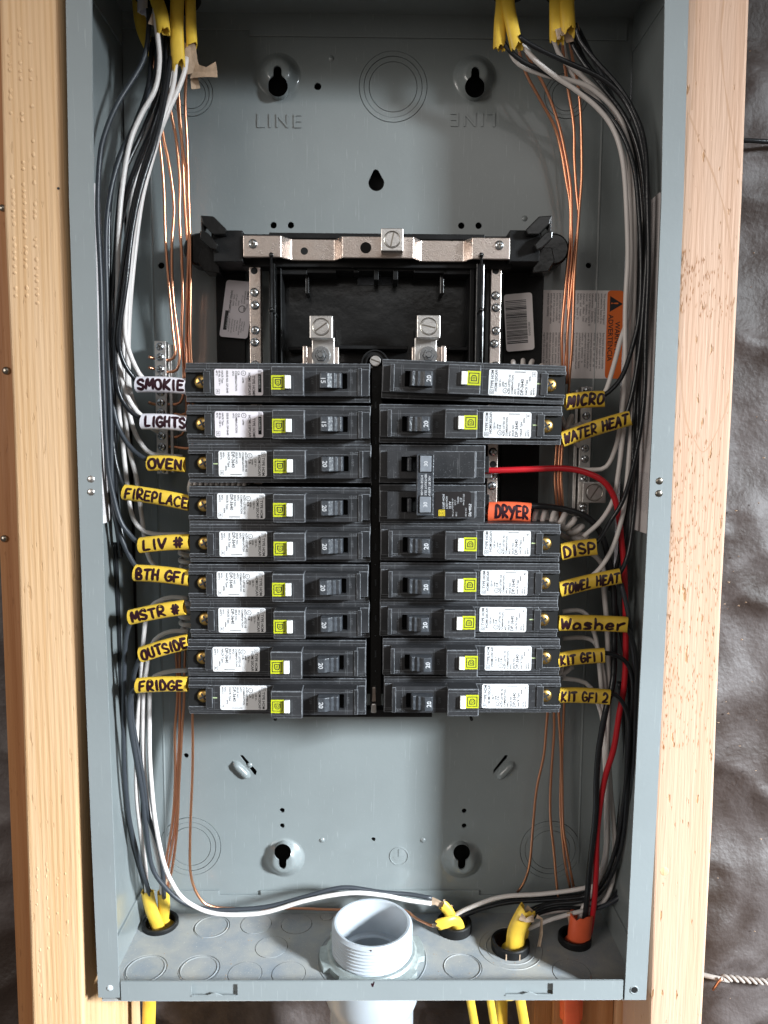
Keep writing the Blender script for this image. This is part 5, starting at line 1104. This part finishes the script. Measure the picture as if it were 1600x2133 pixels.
wire('copper wire second from the left below the right column', [(1152,1440,80),(1153,1500,80),(1148,1600,79),(1147,1700,78),(1155,1780,76),(1161,1850,72),(1163,1869,70)], 'copper')
wire('copper wire third from the left below the right column', [(1164,1440,78),(1164,1500,78),(1167,1600,78),(1168,1700,77),(1176,1790,76),(1188,1850,74)], 'copper')
wire('copper wire fourth from the left below the right column', [(1176,1440,78),(1173,1500,78),(1170,1600,78),(1172,1710,77),(1184,1780,75),(1196,1852,74)], 'copper')

# ============================================================ CABLE JACKETS
def jacket(label, pts, w, d, m_='jacket_yellow', group='yellow sheathed cables', paper=None, ragged=1.2, cat='cable'):
    """pts from the hidden end to the cut end; an open flattened tube with a ragged mouth"""
    P = spline([p if isinstance(p, Vector) else U(*p) for p in pts], 3); t = thing('cable_jacket', label, cat, tuple(P[0]), group)
    n = 20; v = []; f = []; ns = len(P)
    for sc in (1, .82):
        for i, p in enumerate(P):
            tg = (P[min(i+1,ns-1)]-P[max(i-1,0)]).normalized(); a, b2 = frame_of(tg)
            for j in range(n):
                th = 2*math.pi*j/n; jag = (random.uniform(-1,1)*ragged+ragged*math.sin(2*th)) if i == ns-1 and sc == 1 else 0
                if i == ns-1 and sc != 1: jag = (v[(ns-1)*n+j]-P[-1]).dot(tg)-.2
                v.append(p+a*w/2*sc*math.cos(th)+b2*d/2*sc*math.sin(th)+tg*jag)
    o2 = ns*n
    for i in range(ns-1):
        for j in range(n):
            k = (j+1)%n; f.append((i*n+j,i*n+k,(i+1)*n+k,(i+1)*n+j)); f.append((o2+i*n+j,o2+(i+1)*n+j,o2+(i+1)*n+k,o2+i*n+k))
    e_ = (ns-1)*n
    for j in range(n): k = (j+1)%n; f.append((e_+j,e_+k,o2+e_+k,o2+e_+j))
    part('jacket', MB().add(v, f), m_, t, smooth='auto')
    for pp in (paper or []):
        Q = [U(*q) for q in pp[0]]; wd = pp[1]; v = []
        for i, q in enumerate(Q):
            tg = (Q[min(i+1,len(Q)-1)]-Q[max(i-1,0)]).normalized(); a, b2 = frame_of(tg); k = 1+random.uniform(-.45,.35); q = q+a*random.uniform(-.12,.12)*wd
            v += [q-a*wd/2*k, q-b2*.55+a*wd*.1, q+a*wd/2*k+b2*.4, q-b2*.2]
        f = [(4*i+k,4*i+(k+1)%4,4*i+4+(k+1)%4,4*i+4+k) for i in range(len(Q)-1) for k in range(4)]+[(3,2,1,0),tuple(4*(len(Q)-1)+k for k in range(4))]
        part('paper_strip', MB().add(v, f), 'kraft_paper', t)
    return t
# top left
jacket('yellow cable jacket cut off short, leftmost at the top left', [(318,-90,52),(322,-20,48),(336,30,42),(341,66,40)], 8.6, 5.0, paper=[([(322,30,42),(318,52,42)],4)])
jacket('yellow cable jacket with a pointed cut at the top left', [(372,-90,54),(370,-20,50),(368,60,47),(372,138,46)], 8.8, 5.4, ragged=2.6, paper=[([(360,110,50),(362,140,50)],3.4)])
jacket('yellow cable jacket trailing torn brown paper at the top left', [(396,-90,58),(396,-20,54),(398,50,50),(400,96,48)], 7.0, 4.8, paper=[([(398,90,48),(398,130,48),(404,152,48)],7.4),([(402,148,48),(428,154,44),(452,148,42)],9.5),([(404,150,49),(409,185,49)],4.5)])
jacket('dark shadowed cable jacket behind the others at the top left', [(290,-90,74),(288,0,72),(296,60,70),(318,110,70)], 8, 5.2, ragged=1.6)
jacket('short grey cable stub at the top left between the yellow jackets', [(296,-90,60),(297,-20,58),(297,26,56)], 6.4, 4.6, 'jacket_white')
# top right
jacket('short yellow cable jacket, left one of the pair at the top right', [(1046,-70,48),(1046,0,45),(1042,50,44),(1040,100,44)], 8.0, 5.0, paper=[([(1044,96,45),(1048,108,46)],2)])
jacket('yellow cable jacket, right one of the pair at the top right', [(1058,-70,44),(1058,0,42),(1066,50,40),(1076,98,40)], 8.4, 5.2, ragged=1.6)
jacket('broad yellow cable jacket, left one of the second pair at the top right', [(1162,-70,46),(1160,0,42),(1160,40,41),(1160,84,41)], 9.5, 5.6, ragged=2.2, paper=[([(1160,60,37),(1164,82,38)],3.4),([(1166,58,38),(1172,74,38)],3)])
jacket('broad yellow cable jacket, right one of the second pair at the top right', [(1184,-70,44),(1181,0,40),(1182,30,39),(1184,66,39)], 9.5, 5.6, ragged=2.0, paper=[([(1182,62,41),(1186,88,42)],6.5),([(1200,50,44),(1206,64,45)],3)])
# black bushings in the top wall
def bushing(label, x, y, z, r, h, up=False, ticks=False):
    t = thing('bushing', label, 'cable bushing', (x,y,z), 'black plastic cable bushings')
    s = -1 if up else 1
    prof = [(r-2.6,-6*s),(r-2.6,h*s-.6*s),(r-2.0,h*s),(r-.6,h*s),(r,h*s-.7*s),(r+.1,-6*s)]
    mb = MB(); lathe(mb, prof, (x,y,z), 'z', 40); part('ring', mb, 'black_plastic', t, smooth='auto')
    if ticks:
        for a in (-112,-72):
            a = math.radians(a); c = (x+(r+.15)*math.cos(a), y+(r+.15)*math.sin(a), z); part('wedge', MB().box(c[0]-.4,c[0]+.4,c[1]-.3,c[1]+.3,z,z+h*.7), 'kraft_paper', t)
    return t
for (px, lb) in ((1060,'black bushing round the first pair of cables in the top wall'),(1172,'black bushing round the second pair of cables in the top wall')):
    p = U(px, 8, 44); bushing(lb, p.x, 44, 660, 11.5, 12, True)
p = U(345,0,54); bushing('black bushing round the upper left cables in the top wall', p.x, 56, 660, 22, 10, True)
# bottom left
bushing('black bushing round the two cables in the bottom left corner', -161.8, 77.5, 0, 13.6, 3.2)
jacket('yellow cable jacket, left one standing in the bottom left bushing', [Vector((-161,79,-60)),Vector((-161,78,-10)),(330,1932,76),(314,1890,72),(307,1856,70)], 9.5, 5.6, ragged=.9)
jacket('bright yellow cable jacket, right one standing in the bottom left bushing', [Vector((-157,84,-60)),Vector((-156,84,-10)),(340,1920,80),(342,1890,76),(340,1858,72)], 9.0, 5.4, ragged=1.2, paper=[([(346,1866,74),(348,1846,72),(350,1832,71)],3.6)])
# middle cables
bushing('black bushing round the pair of short cables right of the conduit', 60.5, 71.5, 0, 13.0, 7.0)
jacket('short yellow cable jacket leaning up left with frayed paper, right of the conduit', [Vector((60,74,-40)),Vector((58,74,-4)),(938,1905,72),(922,1884,72)], 8.0, 5.6, ragged=1.0, paper=[([(922,1886,72),(910,1878,72),(898,1876,72)],7),([(930,1896,72),(926,1874,72)],2.0),([(936,1900,72),(942,1886,72)],2.2)])
jacket('short yellow cable jacket lying left over the bushing rim, right of the conduit', [Vector((64,66,-40)),Vector((64,66,-2)),(950,1919,60),(932,1921,56),(914,1926,56)], 8.6, 5.2, ragged=1.4, paper=[([(918,1927,56),(900,1929,56)],4.5)])
# centre right cable
bushing('black bushing with pale wedges round the thick yellow cable', 99, 50.5, 0, 13.8, 6.2, ticks=True)
jacket('thick yellow cable jacket with brown paper curling out, centre right of the floor', [Vector((99,53,-40)),Vector((99,53,-6)),(1072,1970,48),(1076,1940,48),(1088,1914,48),(1098,1896,50)], 13.5, 8.5, ragged=2.2, paper=[([(1084,1908,44),(1096,1916,42),(1112,1912,43)],4.5),([(1118,1908,43),(1128,1914,41),(1127,1945,41),(1122,1972,42)],2.2),([(1096,1906,48),(1106,1892,50)],5)])
jacket('second yellow cable jacket mostly hidden behind the thick one', [Vector((108,56,-40)),Vector((107,56,-6)),(1084,1972,54),(1092,1940,54),(1096,1905,58)], 7.5, 5, ragged=1)
# orange cable
bushing('black bushing round the orange cable in the bottom right corner', 147.8, 57.8, 0, 12.0, 5.0)
jacket('orange cable jacket standing in the bottom right bushing with black and red wires', [Vector((147,58,-60)),Vector((147,58,-8)),(1205,1960,56),(1208,1935,56),(1211,1906,57)], 17.0, 12.5, 'jacket_orange', 'orange sheathed cables', ragged=1.2, paper=[([(1190,1926,56),(1188,1912,56),(1186,1900,57)],3.4)])
# cables below the panel
def under(label, x0, x1, w, Y, m_='jacket_yellow', g='cables leaving under the panel', y0=2060):
    a = U(x0,y0,Y); b2 = U(x1,2260,Y)+Vector((0,0,-330)); b1 = U(x1,2260,Y); mb = MB(); tube(mb, spline([Vector((a.x,a.y,min(a.z,-2))), (a+b1)/2+Vector((.6,0,0)), b1, b2],6), 1, 16, w, w*.62)
    o = solo('cable', mb, m_, label, 'cable', g, base=b2, smooth=True)
under('yellow cable leaving under the panel at the left', 312, 302, 9.8, 62)
under('thin yellow cable under the panel, first right of the grey conduit', 976, 1008, 6.4, 58)
under('thin yellow cable under the panel, second right of the grey conduit', 1018, 1044, 5.4, 52)
under('broad yellow cable under the panel behind the thin one', 1044, 1042, 9.0, 60)
under('yellow cable under the panel nearest the brown stud', 1080, 1110, 7.2, 50)
under('thick orange cable leaving under the panel at the right', 1191, 1186, 13.2, 54, 'jacket_orange')

# ============================================================ CONDUIT ADAPTER
cx, cy = -1.2, 41.0
con = thing('conduit_adapter', 'grey white plastic conduit adapter with threads standing in the panel floor', 'conduit', (cx,cy,-60))
prof = [(19.5,-60),(19.6,1.0),(20.6,2.0),(24.4,2.2),(24.6,3),(24.6,25.6),(25.2,26.6),(26.8,26.8),(27.6,26.0)]
z = 25.4
while z > 8: prof += [(28.0,z),(28.6,z-.6),(28.6,z-1.2),(27.7,z-1.9)]; z -= 2.4
prof += [(28.0,6),(28.0,-3),(30,-3.2)]
mb = MB(); lathe(mb, prof, (cx,cy,0), 'z', 72); part('threaded_collar', mb, 'pvc', con, smooth='auto')
prof = [(28,-3),(33.4,-3),(33.6,-4),(33.6,-22),(32.8,-27),(31.0,-32),(29.6,-36),(29.4,-430),(26,-430),(25.9,-60)]
mb = MB(); lathe(mb, prof, (cx,cy,0), 'z', 72); part('socket', mb, 'pvc', con, smooth='auto')
mb = MB(); lathe(mb, [(19.4,-14),(.01,-15)], (cx,cy,0), 'z', 32); part('bore_shade', mb, 'shade_dark', con)  # disc coloured dark for the shade deep inside the pipe
mb = MB(); prism(mb, [(-2.6,25.9),(-1.4,25.9),(-1.5,24.9),(-2.2,24.6)], cy-28.45, cy-28.2); part('marker_mark', mb, 'marker', con)
# locknut with notches
nutt = MB(); n = 96; v = []; f = []
for j in range(n):
    a = 360*j/n; q = (a+8) % 60
    R = 37.2 if q < 38 else 33.4
    ca, sa = math.cos(math.radians(a)), math.sin(math.radians(a))
    for r_, h_ in ((28.4,.3),(28.4,6.6),(30.4,6.6),(31.8,5.2),(R,4.6),(R,.3)): v.append((cx+r_*ca, cy+r_*sa, h_))
for j in range(n):
    k = (j+1)%n
    for i in range(5): f.append((j*6+i,j*6+i+1,k*6+i+1,k*6+i))
nutt.add(v, f); solo('locknut', nutt, 'cast_zinc', 'notched cast metal locknut screwed on the plastic conduit adapter', 'locknut', base=Vector((cx,cy,0)), smooth='auto')

# ============================================================ THINGS OUTSIDE
mb = MB(); tube(mb, spline([U(1500,292,112),U(1560,293,110),U(1620,296,112),U(1760,300,118)],6), 1.7, 12); solo('cable', mb, 'wire_black', 'black cable crossing the paper right of the bright stud', 'cable', smooth=True)
tw = MB()
c0, c1 = U(1455,2028,112), U(1518,2042,108); tube(tw, spline([c0, c0.lerp(c1,.5)+Vector((0,-2,1)), c1],4), 1.9, 10)
A, Bp = U(1505,2036,108), U(1640,2050,108)
for ph in (0, math.pi):
    tube(tw, [A.lerp(Bp,i/60)+Vector((0,1.4*math.cos(ph+i*.55),1.6*math.sin(ph+i*.55))) for i in range(61)], 1.3, 8)
solo('twisted_wire', tw, 'rope', 'pale twisted wire stapled across the paper at the lower right', 'wire', smooth=True)
st_ = MB(); tube(st_, [U(1485,2062,106),U(1503,2038,104)], 1.1, 8); solo('nail', st_, 'copper', 'bent rusty nail under the pale twisted wire at the lower right', 'nail', smooth=True)
